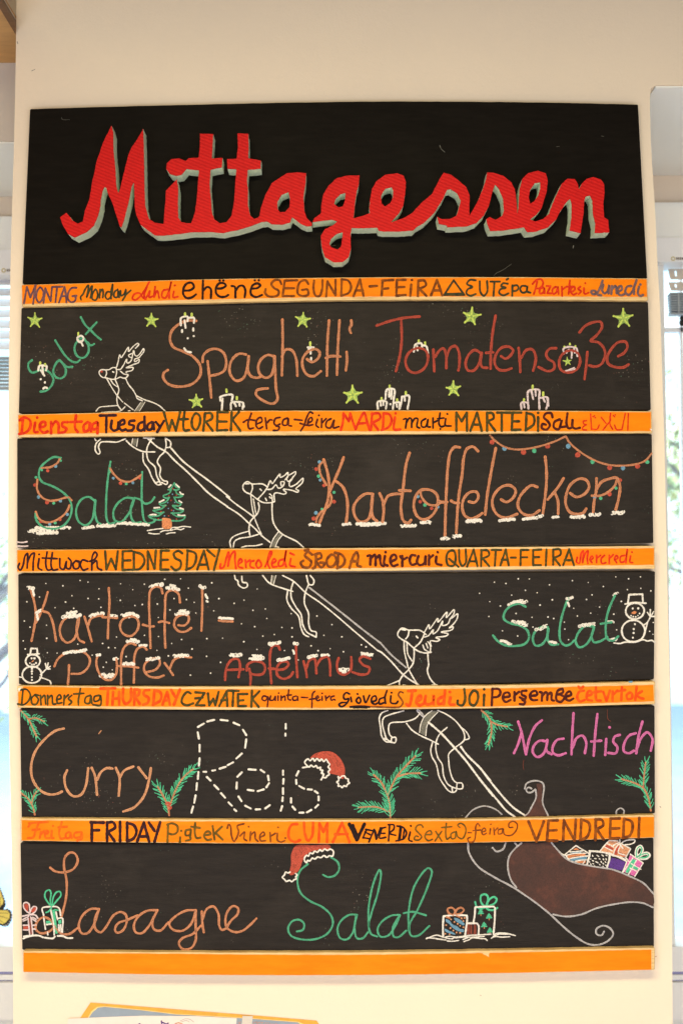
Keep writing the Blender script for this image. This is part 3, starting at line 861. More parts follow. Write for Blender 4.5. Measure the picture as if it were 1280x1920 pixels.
# ---- poster at the foot of the wall
po = empty('poster')
tag(po, 'tilted blue poster with gold border taped to wall below the boards', 'poster')
FPo = (130, 1860, 5.333)
def sheet(name, pts, y, mat, th=.0006, parent=po):
    P0 = [PY(u, v, y) for u, v in pts]; n = len(P0)
    tri = tessellate_polygon([[Vector((p.x, p.z, 0)) for p in P0]])
    V = P0 + [p + Vector((0, th, 0)) for p in P0]
    F = [tuple(t) for t in tri] + [(i, (i + 1) % n, n + (i + 1) % n, n + i) for i in range(n)]
    return link(name, V, facing(V, F), mat, parent)
sheet('border', [(170, 1880), (370, 1896), (480, 1904.5), (593, 1914), (599, 1922), (560, 2080), (90, 2040), (150, 1910)], -.0015, 'gold_paint')
sheet('inner_line', [(163, 1911), (172, 1896), (182, 1888), (196, 1886.5), (265, 1893), (330, 1901), (470, 1909), (560, 1916), (572, 1921), (550, 2060), (110, 2030)], -.0019, 'gold_pale')
sheet('blue_sheet', [(165, 1911), (174, 1898), (184, 1889.5), (196, 1888), (264, 1894.3), (330, 1902.3), (470, 1910.2), (558, 1917), (568, 1923), (546, 2055), (115, 2028)], -.0023, 'paper_blue')
sheet('white_sheet', [(128, 1910), (200, 1907), (270, 1904.5), (370, 1905.5), (444, 1909.5), (430, 2050), (110, 2040)], -.0032, 'paper_white')
t_ = sheet('tape_piece', [(455, 1905), (474, 1905.5), (472, 1930), (452, 1930)], -.0040, 'tape')
strokes('ink_drawing', FPo, 'ink_violet', 14, '922,290 925,315; 935,305 975,320 990,312; 700,318 708,320', po, -.0033)
strokes('ink_drawing', FPo, 'ink_peach', 10, '1060,318 1090,308 1130,318', po, -.0033)
strokes('ink_drawing', FPo, 'logo_grey', 3, '1110,290 1160,268 1210,275 1245,300; 1120,300 1170,285 1200,300', po, -.0033)
strokes('printed_letter', (370, 1860, 5.333), 'ink_peach', 5, '408,300 420,318; 432,296 422,318; 570,300 560,320; 580,302 600,300 592,320; 615,302 605,320; 615,302 632,304; 645,304 640,322; 645,304 660,308; 685,306 680,324; 700,308 715,312; 735,310 730,324; 760,312 755,326; 780,314 795,318', po, -.0025)

# ================================================================== writing on the orange strips
def F4(y, *xs): return [(x, y, 4.0) for x in xs]
def sw(i, fr, mat, w, label, s): word(strips[i], fr, mat, w * (1.15 if w < 13.5 or w >= 18 else 1.25), label, s, YW2)
f = F4(510, 30, 330, 630, 910)
sw(0, f, 'pen_purple', 13, 'purple word MONTAG', '@0 62,235 84,112;84,112 110,190;110,190 150,98;150,98 130,238/185,115 158,150 155,200 175,228 200,205 208,150 185,115/208,232 222,122;222,122 262,218;262,218 272,118/272,112 350,110;310,115 298,225/325,228 345,170 366,112;366,112 376,170 380,228;340,182 380,180/455,118 420,120 395,155 390,200 415,226 445,215 450,180;425,182 455,178')
sw(0, f, 'pen_dark_green', 12, 'dark green word Monday', '@0 490,208 486,188 505,165 520,130 545,98 542,140 532,190 548,150 572,105 568,150 560,195/600,130 575,165 575,205 600,210 615,175 600,130/632,130 628,195;632,155 650,128 656,160 652,192/715,150 685,150 672,185 690,205 715,180 727,90 715,150 715,200/765,130 740,150 738,185 760,190 768,140 775,190/785,140 790,178 812,165 825,130 820,180 800,212;822,172 862,138')
sw(0, f, 'pen_red', 12, 'red word Lundi', '@0 1000,75 970,130 930,185 895,210 875,200 890,165 930,160 950,190 975,205/985,110 962,180 975,195 1005,140 1000,190 1030,180/1045,110 1035,190 1060,140 1075,195/1140,130 1105,140 1095,185 1120,195 1145,150 1165,75 1150,150 1150,195/1185,145 1180,190 1215,185;1190,102 1194,100')
sw(0, f, 'pen_black', 14, 'black word ehënë', '@1 65,140 110,135 135,112 120,82 85,85 60,115 55,165 80,195 120,190 150,168/203,65 200,200;205,140 235,112 260,125 262,195/315,125 350,120 375,100 360,85 325,85 302,115 302,160 330,185 370,185 392,172;327,64 329,64;355,64 357,64/418,105 440,110 446,190;450,135 475,105 505,105 520,140 515,188/570,125 610,120 632,100 610,85 575,100 560,135 565,170 600,188 645,172;590,62 592,62;620,62 622,62')
sw(0, f, 'pen_brown', 14, 'brown word SEGUNDA', '@1 790,90 775,62 740,62 715,90 735,120 768,140 765,172 730,185 690,180 668,155 672,128/908,62 815,65;815,65 800,180;800,180 885,180;808,122 885,122/992,90 970,62 930,75 912,120 915,165 950,180 990,170 985,132 945,135/1035,65 1030,120 1045,175 1075,180 1095,130 1098,62/1125,182 1135,70;1135,70 1195,175;1195,175 1195,60/@2 42,55 38,175;40,55 90,65 112,110 95,155 38,178/130,180 178,55;178,55 205,178;145,138 200,138')
sw(0, f, 'pen_brown', 15, 'brown word FEiRA after a hyphen', '@2 250,108 305,104/340,175 348,65;345,64 428,60;345,127 390,122/520,58 455,60;455,60 450,178;450,178 520,172;450,115 510,112/562,95 555,178;566,60 568,60/612,180 615,65;615,65 660,65 672,98 620,128;625,128 675,178/710,175 755,60;755,60 795,175;725,138 780,138')
sw(0, f, 'pen_dark_green', 13, 'dark green word ΔEUTÉpa', '@2 880,62 808,172;808,172 960,172;960,172 880,62;825,164 945,162/1045,62 1000,60 980,90 1020,112 985,130 975,160 1005,178 1045,165/1075,70 1080,150 1105,178 1130,150 1130,68/1155,72 1225,72;1185,75 1178,178/@3 165,88 130,85 115,105 150,118 110,130 100,155 130,175 170,160;155,58 168,50/200,100 198,178;200,105 235,100 245,120 230,140 200,142/300,105 270,105 258,130 275,155 305,145 312,105 310,145 335,155')
sw(0, f, 'pen_red', 12, 'red word Pazartesi', '@3 385,70 375,120 360,165;350,90 380,60 415,55 430,85 405,120 375,125/430,115 405,130 405,160 430,155 438,118 440,160/455,105 485,105;485,105 460,160;460,160 492,160/525,110 500,130 505,165 530,150 540,110 545,165/570,110 572,180;575,130 605,110/630,65 620,165;605,110 645,108/640,150 665,135 665,110 645,115 635,145 655,170 680,160/710,110 690,125 715,145 695,165/735,120 740,165 770,155;745,83 747,85')
sw(0, f, 'pen_grey', 14, 'greyish violet word Lunedi', '@3 875,65 860,110 830,160 800,165 790,145 815,140 840,170 865,175/880,95 872,140 890,160 915,140 925,100 920,160/945,105 940,165;945,130 972,105 980,160/990,150 1020,130 1015,105 995,115 985,150 1010,175 1040,165/1090,105 1060,110 1045,150 1070,172 1095,150 1130,60;1110,120 1110,165/1148,110 1140,160 1155,180 1178,172;1158,93 1160,95')
f = F4(760, 25, 305, 605, 910)
sw(1, f, 'pen_red', 16, 'faded red word Dienstag', '@0 75,95 65,205;50,112 80,92 125,110 130,160 100,200 45,215/165,130 160,200 185,200;180,92 182,92/200,165 240,155 240,125 210,130 200,175 230,205 260,195/285,125 285,210;290,160 320,120 340,140 340,205/410,125 370,130 370,155 400,175 385,200 350,205/472,75 465,170 485,200;430,125 515,122/560,125 530,150 535,195 565,185 575,130 585,195/630,125 595,145 600,180 630,170 635,125 632,210')
sw(1, f, 'pen_dark', 17, 'dark word Tuesday', '@0 650,77 770,74;700,80 698,200/740,115 735,170 755,190 785,175 790,120 785,180/800,150 835,135 830,110 805,120 795,160 815,188 845,180/910,115 875,120 868,140 905,155 895,185 858,190/985,85 985,188;982,122 945,138 935,178 960,190 985,170/1040,125 1010,145 1008,180 1035,180 1050,128;1050,128 1056,180/1070,125 1100,160;1130,118 1080,200')
sw(1, f, 'pen_green', 16, 'dark green word WtOREK', '@1 10,50 48,190;48,190 70,110;70,110 100,190;100,190 132,50/165,50 155,150 165,188 200,185;135,105 190,103/250,60 222,100 225,165 250,185 278,140 278,80 250,60/318,60 305,190;318,60 365,62 370,98 322,125;325,125 375,190/490,52 412,52;412,52 408,188;408,188 485,185;408,122 480,122/518,52 512,188;572,50 520,110;522,108 582,190')
sw(1, f, 'pen_maroon', 13, 'maroon word terça', '@1 665,60 640,140 650,175 680,170;605,127 640,108 700,115/705,140 745,120 735,90 710,105 700,150 720,175 750,160/770,95 780,175;785,130 805,108 820,110/880,90 845,100 835,135 850,150 880,140;850,155 875,162 865,185 830,188/935,95 905,110 900,145 930,148 942,100 945,150 965,155')
sw(1, f, 'pen_maroon', 13, 'maroon word feira after a hyphen', '@1 988,106 1045,112/1125,60 1105,50 1080,90 1060,150 1035,190;1030,135 1080,150/1095,130 1120,115 1115,90 1095,105 1090,150 1125,145/1160,105 1150,150 1168,165;1170,75 1172,75/1192,100 1190,165;1195,130 1225,100/@2 62,100 30,120 25,160 55,170 85,110 80,168 120,160')
sw(1, f, 'pen_red', 15, 'bright red word MARDi', '@2 135,185 150,130 155,60;155,60 195,120;195,120 205,60;205,60 230,140 245,175/245,180 280,100 310,55 330,120 350,185;262,138 330,132/370,60 360,185;365,65 420,62 430,95 372,130;375,130 415,185/455,60 450,180;455,60 500,70 515,115 490,165 440,185/540,90 535,180 580,180;544,60 546,60')
sw(1, f, 'pen_black', 12.5, 'black word marţi', '@2 605,105 625,100 620,170;625,130 650,95 662,100 665,165;668,130 690,98 710,100 705,160 725,170/770,100 740,120 742,160 770,160 788,105 785,160 805,162/825,95 825,170;828,130 858,115/878,58 870,140 885,160 910,155;860,100 905,95;880,176 880,179/920,100 918,150 960,155;931,64 934,66')
sw(1, f, 'pen_green', 16, 'dark green word MARTEDi', '@2 1000,190 1000,55;1000,55 1040,120;1040,120 1078,55;1078,55 1080,190/1105,190 1155,55;1155,55 1190,190;1120,145 1180,145/@3 10,190 10,55;10,58 50,60 60,95 15,120;18,120 70,190/85,55 185,55;120,58 120,190/265,55 200,55;200,55 195,185;195,185 260,182;200,120 250,120/305,55 300,185;305,58 355,75 360,140 298,187/392,88 392,190;391,57 393,57')
sw(1, f, 'pen_maroon', 15, 'ornate brown word Salı', '@3 500,90 490,60 450,62 435,90 465,120 480,150 455,182 420,170 425,140 450,145/555,105 515,125 510,165 545,180 570,110 560,160 595,160/612,60 605,140 620,172 650,165/650,110 650,160 670,175 705,168')
sw(1, f, 'pen_red', 9, 'red Arabic word at the right end', '@3 755,115 730,120 735,140 755,145 730,160 725,180 755,185/785,65 792,180;850,148 832,180 798,178;802,84 806,86;818,92 822,94;812,78 815,80/865,90 900,135;930,85 935,110 905,150 878,185/935,60 930,140 950,180/955,75 958,77;968,70 971,72;962,84 965,86;965,148 980,182 1020,182;1045,60 1020,182/1068,62 1064,185')
f = F4(1015, 25, 325, 625, 910)
sw(2, f, 'pen_dark', 13, 'dark word Mittwoch', '@0 48,165 38,195 55,216 75,180 90,110 108,90 108,150 106,200;108,160 135,100 158,88 152,150 150,215/195,130 190,200 215,215;194,98 197,98/255,80 245,170 260,215 290,210/295,85 285,180 300,215 335,210;220,125 330,130/350,130 355,200 380,210 400,150 400,200 425,205 435,150 415,125/470,145 450,170 460,205 490,200 495,160 470,145 495,150/560,150 520,140 505,175 525,215 560,205/575,150 610,135 630,100 615,80 595,110 590,215;592,170 625,145 635,200 665,215')
sw(2, f, 'pen_green', 15, 'dark green word WEDNESDAY', '@0 690,75 700,210;700,210 735,130;735,130 770,210;770,210 785,75/890,72 822,75;822,75 820,215;820,215 885,212;822,145 880,142/905,80 905,210;905,78 965,100 985,150 950,205 895,213/1010,210 1010,75;1010,75 1060,205;1060,205 1070,70/1168,70 1108,70;1108,70 1105,212;1105,212 1165,212;1105,140 1160,138/1268,90 1240,72 1205,90 1215,125 1255,150 1250,200 1215,215 1185,190/@1 108,70 100,210;105,68 165,90 170,140 145,190 95,213/180,210 230,70;230,70 265,210;190,175 255,175/255,65 310,112;345,62 305,215')
sw(2, f, 'pen_red', 13, 'red word Mercoledì', '@1 355,170 352,200 375,195 400,120 415,80 415,150 410,185;415,150 440,90 460,75 462,140 470,205/490,170 515,150 505,130 490,150 490,190 520,200/540,140 545,195;545,160 575,140/605,145 580,155 578,190 605,200/640,140 620,170 635,200 660,180 640,140/688,190 712,140 734,98 738,76 727,76 714,110 707,165 722,200/745,165 770,145 755,130 740,155 745,190 775,190/825,135 795,145 790,185 820,180 845,70 835,140 845,190/880,130 875,180 912,190;875,88 905,102')
sw(2, f, 'pen_brown', 16, 'brown curly word ŚRODA', '@1 1040,100 1010,80 985,105 1010,130 1035,155 1015,195 970,190 955,160 975,145;985,68 1012,62/1070,95 1060,195 1045,202;1060,100 1100,90 1110,120 1070,145 1110,195 1135,165 1100,160/1185,100 1150,140 1160,185 1190,190 1220,150 1210,110 1185,100/@2 35,95 30,200;10,85 60,100 85,140 70,180 28,202/120,200 150,110 175,80 185,110 180,180 205,190;130,150 180,148')
sw(2, f, 'pen_maroon', 16, 'dark maroon word miercuri', '@2 255,110 275,105 275,175;275,130 310,100 315,130 315,180;318,130 345,105 350,150 360,180 375,185/385,110 380,170 405,182;389,80 391,82/435,150 470,130 460,100 435,110 425,150 445,185 480,175/515,110 515,185;500,112 520,135 550,122/612,106 586,104 570,140 586,176 614,170/636,110 625,155 645,178 680,165 690,110 690,172/715,105 715,175;715,130 745,105/770,115 770,165 808,178;779,80 781,82')
sw(2, f, 'pen_green', 14, 'green word QUARTA', '@2 900,70 860,80 845,130 860,180 900,180 915,120 900,70;865,130 935,190/940,65 945,150 965,185 990,160 990,62/1000,188 1050,62;1050,62 1078,185;1020,150 1070,150/1105,185 1108,65;1105,67 1155,70 1165,103 1115,130;1118,130 1165,185/1185,65 1255,65;1215,68 1208,182/@3 110,180 150,62;150,62 172,180;120,138 165,138')
sw(2, f, 'pen_green', 14, 'green word FEIRA after a hyphen', '@3 188,122 225,122/260,178 262,65;262,65 320,65;262,120 310,120/415,62 357,66;355,66 355,178;355,178 412,178;355,120 400,118/455,62 450,180/505,175 505,62;505,62 555,62 560,98 512,125;512,125 555,180/580,178 625,60;625,60 660,178;590,142 650,142')
sw(2, f, 'pen_red', 12, 'red word Mercredi', '@3 685,120 680,155 700,165 715,90 730,70 728,130 725,160;727,140 745,90 765,70 760,130 765,165/785,140 805,125 795,110 780,135 795,160/830,105 830,160;835,125 860,105/890,105 865,130 870,165 900,160/925,105 925,165;930,125 955,100/965,140 990,125 980,105 965,130 980,160/1045,105 1010,115 1010,155 1040,150 1060,60 1050,160/1085,110 1080,155 1100,160;1094,80 1096,82')
f = F4(1275, 25, 325, 625, 910)
sw(3, f, 'pen_green', 13, 'dark word Donnerstag', '@0 75,75 65,180;50,75 100,70 130,110 120,150 80,185 35,180/165,110 140,135 145,180 175,180 190,145 165,110 190,115/205,115 210,185;210,140 235,115 245,180/260,115 260,185;262,140 290,115 300,180 320,180/325,150 360,135 350,110 330,130 335,175 365,170/385,115 380,185;385,140 415,110/440,115 415,140 440,165 420,185/505,65 490,150 490,185;455,105 530,100/580,115 545,130 540,170 570,175 585,120 590,175/645,115 610,125 610,160 645,150 655,115 655,188 600,185')
sw(3, f, 'pen_light_red', 18, 'light red word THURSDAY', '@0 655,64 765,62;712,65 705,185/750,90 745,185;795,90 795,185;750,140 795,137/825,65 825,150 845,180 880,150 885,65/910,70 908,185;910,72 945,75 940,110 915,125;915,125 950,180/1020,75 985,80 980,110 1015,135 1010,170 975,185/1060,75 1050,185;1060,77 1105,95 1105,150 1048,186/1120,185 1155,90;1155,90 1175,185;1130,152 1170,150/1185,75 1215,127;1250,72 1205,185')
sw(3, f, 'pen_green', 15, 'dark green word CZWATEK', '@1 130,100 105,90 70,130 65,170 100,190 150,175/165,92 235,98;235,98 170,190;170,190 235,190;165,138 220,132/260,100 270,190;270,190 300,140;300,140 315,190;315,190 340,90/345,195 400,85;400,85 405,195;360,152 405,150/410,80 490,82;450,85 445,195/555,105 485,106;485,106 485,195;485,195 545,195;485,155 525,152/590,80 585,200;645,85 590,142;592,142 640,202')
sw(3, f, 'pen_maroon', 11, 'small maroon word quinta', '@1 700,125 675,120 665,145 690,155 710,125 705,200/730,120 725,150 750,150 765,120 765,152/785,120 785,152;789,98 791,98/808,120 808,152;810,137 835,120 838,152/865,75 862,145 880,150;850,115 885,112/920,120 895,130 900,152 930,145 930,120 935,152')
sw(3, f, 'pen_maroon', 11, 'small maroon word feira after a hyphen', '@1 960,130 1005,132/1060,85 1045,100 1038,205;1020,145 1060,140/1070,140 1090,130 1080,118 1068,135 1080,155 1100,148/1115,125 1115,152;1114,100 1116,100/1140,120 1145,152;1148,137 1170,120/1205,120 1180,130 1185,152 1205,145 1212,150')
sw(3, f, 'pen_black', 13, 'black underlined word Giovedi', '@2 120,105 95,95 75,120 85,145 115,140 95,180 60,200 40,185 60,170 100,170/130,130 135,162;178,104 182,106/190,130 170,155 190,175 205,155 190,130/225,120 240,170 270,115/285,165 320,150 315,120 290,130 285,165 310,182 335,170/400,80 385,130 390,175;380,130 345,145 345,180 380,170/430,120 430,170 470,175 482,160;434,95 436,95/125,202 195,196 270,202;150,206 250,206')
sw(3, f, 'pen_brown', 11, 'brown curl after Giovedi', '@2 520,95 500,88 485,110 505,140 520,170 500,200 470,205 280,200')
sw(3, f, 'pen_light_red', 17, 'light red word Jeudi', '@2 560,82 615,80;590,85 580,150 565,195 545,180/625,160 655,140 650,115 630,130 620,170 645,190 670,180/690,120 685,170 710,185 745,165 750,115 750,182/835,80 825,182;820,125 785,145 785,180 820,175/875,130 870,180 905,185;871,90 873,90')
sw(3, f, 'pen_green', 16, 'dark green word JOi', '@2 980,70 985,150 965,190 930,180 930,155/1050,80 1020,120 1025,180 1055,190 1082,140 1075,90 1050,80/1128,110 1125,190;1127,70 1129,70')
sw(3, f, 'pen_maroon', 15, 'dark maroon word Perşembe', '@3 50,65 45,190;50,67 100,70 110,100 90,125 50,130/135,130 180,120 170,95 140,100 128,140 150,165 185,150/215,90 215,155;218,112 250,88/305,80 270,85 270,110 300,125 290,145 255,130;275,150 295,160 285,182 255,180/335,120 385,110 375,82 345,90 330,125 350,150 385,150/405,90 420,95 420,155;422,120 450,90 460,100 460,150;462,112 490,95 495,150 510,155/575,65 540,80 530,150 560,165 590,130 560,110;575,65 580,90 545,110/600,125 640,110 630,85 605,100 600,140 625,155 655,140')
sw(3, f, 'pen_light_red', 15, 'light red word četvrtok', '@3 735,80 700,90 685,130 705,160 740,150;695,50 710,65 730,50/760,120 795,105 780,80 760,100 760,145 795,155/825,55 830,150 860,155;810,92 865,85/880,90 905,155;905,155 930,80/950,85 950,155;955,110 985,80/1020,55 1015,150;990,85 1045,75/1080,95 1055,115 1065,145 1095,135 1095,105 1080,95/1130,50 1120,150;1170,85 1125,112;1127,112 1160,135 1182,140')
f = F4(1525, 25, 295, 605, 910)
sw(4, f, 'pen_faint_red', 13, 'faint red word Freitag', '@0 120,75 180,68 262,65;190,75 170,130 150,180 110,185;115,100 130,80;145,125 200,120/210,140 200,185;210,155 235,130/240,160 265,145 255,130 240,145 245,185 275,185/290,130 290,185 305,185;299,95 301,95/365,65 345,150 360,190 385,185;340,105 405,100/420,140 395,155 400,185 425,180 430,145 440,185/510,140 460,150 460,180 505,175 515,140 515,190 480,205')
sw(4, f, 'pen_dark', 20, 'bold dark word FRIDAY', '@0 590,208 590,68;582,68 680,70;592,128 645,126/705,208 705,68;705,70 750,68 765,105 710,140;712,140 760,208/802,65 802,210/855,70 855,207;855,72 905,90 925,140 900,190 855,209/930,212 980,70;980,70 1020,212;945,175 1005,172/1018,70 1060,132;1102,68 1060,213')
sw(4, f, 'pen_olive', 14, 'olive word Piątek', '@1 82,80 77,215;75,85 110,75 150,95 150,140 120,158 80,150/172,180 170,218;179,130 181,132/250,120 215,130 215,165 245,160 252,120 250,165;245,170 250,195 215,205/285,72 282,150 295,185 325,182;255,100 320,110/350,165 400,155 385,135 360,145 352,175 375,200 405,195/415,95 430,197;485,100 435,147;437,147 490,197')
sw(4, f, 'pen_brown', 12, 'brown word Vineri', '@1 525,112 535,82 550,100 555,160 575,210 610,140 600,95 650,78/620,170 655,140 650,190 670,205;684,100 686,100/700,140 695,205;700,165 730,140 735,190 755,210/770,180 805,160 795,140 770,165 775,205 810,205/845,145 850,212;852,170 885,150/900,150 900,200 925,215 955,205;959,185 961,185;904,105 906,105')
sw(4, f, 'pen_light_red', 16, 'light red word CUMA', '@1 1050,80 1010,85 985,130 990,190 1030,215 1070,200/1100,70 1105,150 1130,205 1160,170 1168,70/1210,215 1215,75;1215,75 1245,140;1245,140 1275,75;@/@2 35,75 32,215/75,215 145,70;145,70 200,215;90,158 185,155')
sw(4, f, 'pen_black', 22, 'heavy black letter V of Venerdi', '@2 198,80 255,200;312,80 255,200;225,90 262,190')
sw(4, f, 'pen_black', 12, 'tilted black letters ENERDi', '@2 320,120 372,130;315,140 355,160;300,182 345,190;328,122 300,185/345,215 385,120;385,120 400,195;400,195 432,108;392,130 408,185/442,110 425,185 472,180;435,150 465,150;440,112 470,105/500,90 492,207;490,85 532,88 532,118 500,150 545,165/580,95 568,205;555,95 600,105 627,145 605,190 548,207;588,100 578,202;612,120 600,190/655,140 645,200 668,210;658,92 660,96')
sw(4, f, 'pen_olive', 11, 'curly olive word Sexta', '@2 750,105 740,88 710,90 695,120 720,150 740,175 720,200 685,195 695,170 715,175/770,160 815,155 805,130 775,145 765,180 790,205 820,195/845,135 890,207;890,135 840,207/925,75 920,150 930,195 950,180;890,107 965,100/985,140 960,155 965,190 990,185 998,135 1010,175 1045,190 1072,130 1060,90 1030,75 1010,90 1025,105')
sw(4, f, 'pen_brown', 10, 'curly brown word feira after a hyphen', '@2 1088,145 1112,145/1175,95 1160,75 1145,100 1145,150 1130,210 1095,215 1085,190 1105,180;1125,130 1180,125/1190,140 1220,130 1210,110 1190,130 1200,160 1225,150/@3 35,115 30,155;37,82 39,82/60,110 65,160;65,132 90,110/125,115 95,125 95,155 120,150 130,115 140,158 190,165 232,120 235,80 205,60 175,75 175,105 202,105')
sw(4, f, 'pen_brown', 17, 'large brown word VENDREDI', '@3 320,60 380,210;380,210 435,60/540,53 470,55;470,55 458,205;458,205 535,205;465,130 530,126/580,205 585,52;585,52 665,205;665,205 675,48/715,50 710,195;715,46 770,70 780,120 755,180 705,200/820,200 825,45;820,47 870,50 880,88 830,120;832,120 882,195/1005,38 935,40;935,40 930,190;930,190 1000,185;930,115 1000,112/1035,45 1030,180;1035,42 1090,60 1100,110 1075,170 1025,183/1150,35 1145,180')

# ================================================================== drawings on the black boards
def P3(y): return [(30, y, 3.2), (430, y, 3.2), (830, y, 3.2)]
def part(panel, name, label=None):
    e = empty(name, panel)
    if label: e['label'] = label
    return e
def star(panel, u, v, R, label=None):
    a0 = random.uniform(-.15, .15) - math.pi / 2
    pts = []
    for k in range(10):
        r = (R if k % 2 == 0 else R * .5) * random.uniform(.9, 1.07)
        a = a0 + k * math.pi / 5 + random.uniform(-.07, .07)
        pts.append((u + r * math.cos(a), v + r * math.sin(a)))
    e = part(panel, 'star', label)
    V, F = fill_geo(pts, YP, smooth=False); link('star_field', V, facing(V, F), 'chalk_star', e)
    sp = []
    for k in range(0, 10, 2):
        sp.append(stroke_geo([(u + (pts[k][0] - u) * .2, v + (pts[k][1] - v) * .2), pts[k]], R * .2, YP))
    V, F = merge(sp); link('star_ray', V, facing(V, F), 'chalk_flame', e)
P = P3(560); pn = panels[0]
for u, v, r in ((66, 601, 14), (284, 601, 13.5), (368.5, 753, 13.5), (567.5, 600, 14.5), (661, 740.5, 18), (883, 593.5, 17.5), (1168, 597, 18.5), (849.5, 729.5, 15)): star(pn, u, v, r)
star(pn, 1063, 678, 8, 'small star inside the letter o')
def candle(fr, s, fl, label, w=12, mat='chalk_white'):
    e = part(pn, 'candle', label)
    strokes('wax', fr, mat, w, s, e)
    strokes('flame', fr, 'chalk_flame', 13, fl, e)
candle(P[0], '140,405 135,430;145,400 185,405 182,430;160,410 165,455;150,430 172,462;150,482 150,484;175,501 175,504;165,540 175,532 188,536', '147,382 147,395;176,392 176,402', 'pair of dripping candles on the S of the slanting green Salat')
candle(P[0], '370,235 392,222 407,238 388,262 370,245 370,235;390,255 402,282', '375,206 375,218', 'small candle on the at of the slanting green Salat')
candle(P[0], '990,160 992,115 1030,108 1030,135;1012,130 1018,175;1035,115 1068,115 1068,145;997,188 997,200;1064,178 1064,192;1067,224 1067,225;1031,237 1031,238;1010,298 1020,312;1030,318 1050,322', '1015,88 1015,102;1055,90 1055,106', 'two dripping candles on the S of Spaghetti')
candle(P[0], '1235,668 1240,600;1225,590 1227,612;1225,590 1250,580 1298,578 1295,612', '1262,545 1264,560', 'left wide candle below Spaghetti')
candle(P[1], '10,665 12,625 45,620 82,625 80,662;30,625 40,645;60,625 62,642;82,625 88,648', '45,590 45,604', 'right short candle below Spaghetti')
candle(P[1], '470,292 505,292;475,302 500,302;487,300 487,330;490,355 490,366', '485,262 485,280', 'candle on the e of Spaghetti')
candle(P[1], '1105,318 1115,275 1150,268 1155,295;1125,285 1128,310;1140,295 1160,300;1160,280 1180,285 1190,332', '1135,250 1135,262;1173,262 1173,275', 'two candles on the first o of Tomatensoße')
for s, fl, lb in (('890,662 890,618 940,618 938,660;905,622 908,642;922,618 922,638', '912,596 912,608', 'lowest left candle of the four under Spaghetti'),
                  ('935,602 945,545 988,545 985,600 980,662;958,550 958,588;972,548 970,600', '960,522 960,536', 'tallest candle of the four under Spaghetti'),
                  ('988,625 1018,622 1018,662;1002,635 1005,648;965,632 965,634', '1005,604 1005,616', 'smallest candle of the four under Spaghetti'),
                  ('1035,588 1075,582 1068,662;1035,588 1030,625 1020,660;1050,588 1052,612', '1057,560 1057,574', 'right candle of the four under Spaghetti')):
    candle(P[1], s, fl, lb)
for s, fl, lb in (('470,662 470,625 505,625 512,660;485,628 488,652', '485,603 485,617', 'left candle of the three under Tomatensoße'),
                  ('512,655 508,600 512,555 575,548 575,600 578,662;530,555 540,602;555,550 555,582', '537,522 537,545', 'tallest candle of the three under Tomatensoße'),
                  ('585,595 625,592 625,640 618,662;600,595 610,618;625,595 632,642', '600,562 600,580', 'right candle of the three under Tomatensoße')):
    candle(P[2], s, fl, lb, 12, 'chalk_pink_white')
candle(P[2], '725,330 722,300 745,290 775,290 800,298 805,345;740,325 755,305 770,320 770,355;785,300 790,325;735,435 755,428 785,415;740,432 790,422', '727,288 727,289;760,275 760,270;793,285 793,286', 'cluster of tiny candles on the second o of Tomatensoße', 11, 'chalk_pink_white')
word(pn, P, 'chalk_green', 13, 'slanting green word Salat', '98,368 76,390 80,425 100,444 130,435 160,424 200,440 226,485 212,525 182,552 148,558/262,370 235,400 225,440 240,470 270,478 295,460 300,425 285,395 262,370;262,368 285,390 310,410 340,408/237,250 265,295 300,345 335,375 365,382 385,368/400,235 365,262 352,300 370,345 405,355 432,330 438,295 425,262 400,235;430,262 448,280 470,272/390,110 415,155 450,190 485,225 510,245;420,213 450,180 485,142')
word(pn, P, 'chalk_orange', 16, 'orange word Spaghetti', '1082,133 1030,132 975,155 935,195 925,245 945,290 1000,315 1060,345 1105,400 1105,460 1060,510 980,528 915,512 885,475 888,445 912,428/1150,375 1160,460 1172,592;1120,380 1125,340 1160,308 1205,302 1245,325 1262,380 1250,430 1215,452 1172,462/@1 100,335 60,330 25,355 3,400 5,450 40,492 80,480 105,430 115,345;117,345 112,430 130,465 165,475 185,470/265,345 230,338 190,365 173,410 185,455 220,475 250,460 268,400 270,345;272,345 275,440 280,540 288,605 260,630 200,610 160,575 165,550 190,542 230,538/318,125 320,250 315,460;315,348 340,305 375,310 400,360 408,462/465,362 495,380 530,360 542,325 520,303 475,315 440,360 440,410 465,455 505,465 548,435/598,130 588,260 585,462/660,130 650,300 645,456;578,356 610,345 665,347/703,320 705,370 698,430;730,130 732,155 720,180 728,205')
word(pn, P, 'chalk_red', 16, 'red word Tomatensoße', '@1 882,162 960,135 1050,115 1140,107;1030,130 1032,250 1020,350 998,435/1115,300 1075,325 1055,375 1075,430 1115,445 1165,420 1190,365 1180,315 1145,297 1115,300/1222,305 1228,435;1232,350 1258,312 1282,298 1298,332 1300,417;@/@2 20,350 45,295 75,285 95,320 98,400 92,430/225,325 190,308 155,335 135,390 150,430 185,430 215,390 230,330;232,325 225,380 235,410 265,415/315,102 298,200 287,320 285,420;258,325 300,322/348,345 375,360 405,340 420,310 395,288 350,295 315,340 310,390 335,425 375,430 410,418/453,295 460,370 463,440;468,355 500,308 535,305 555,345 552,390 540,432/678,297 640,300 618,330 630,360 665,385 665,420 630,435 572,410/750,312 710,340 695,385 710,430 760,442 805,420 822,370 805,325 770,310 750,312/865,320 858,400 848,482;818,202 850,165 900,142 945,140 952,172 920,220 885,253 930,262 965,300 970,350 945,395 910,408 875,400/1050,345 1085,325 1105,290 1095,260 1050,262 1010,300 985,350 990,390 1030,410 1080,412 1112,395')
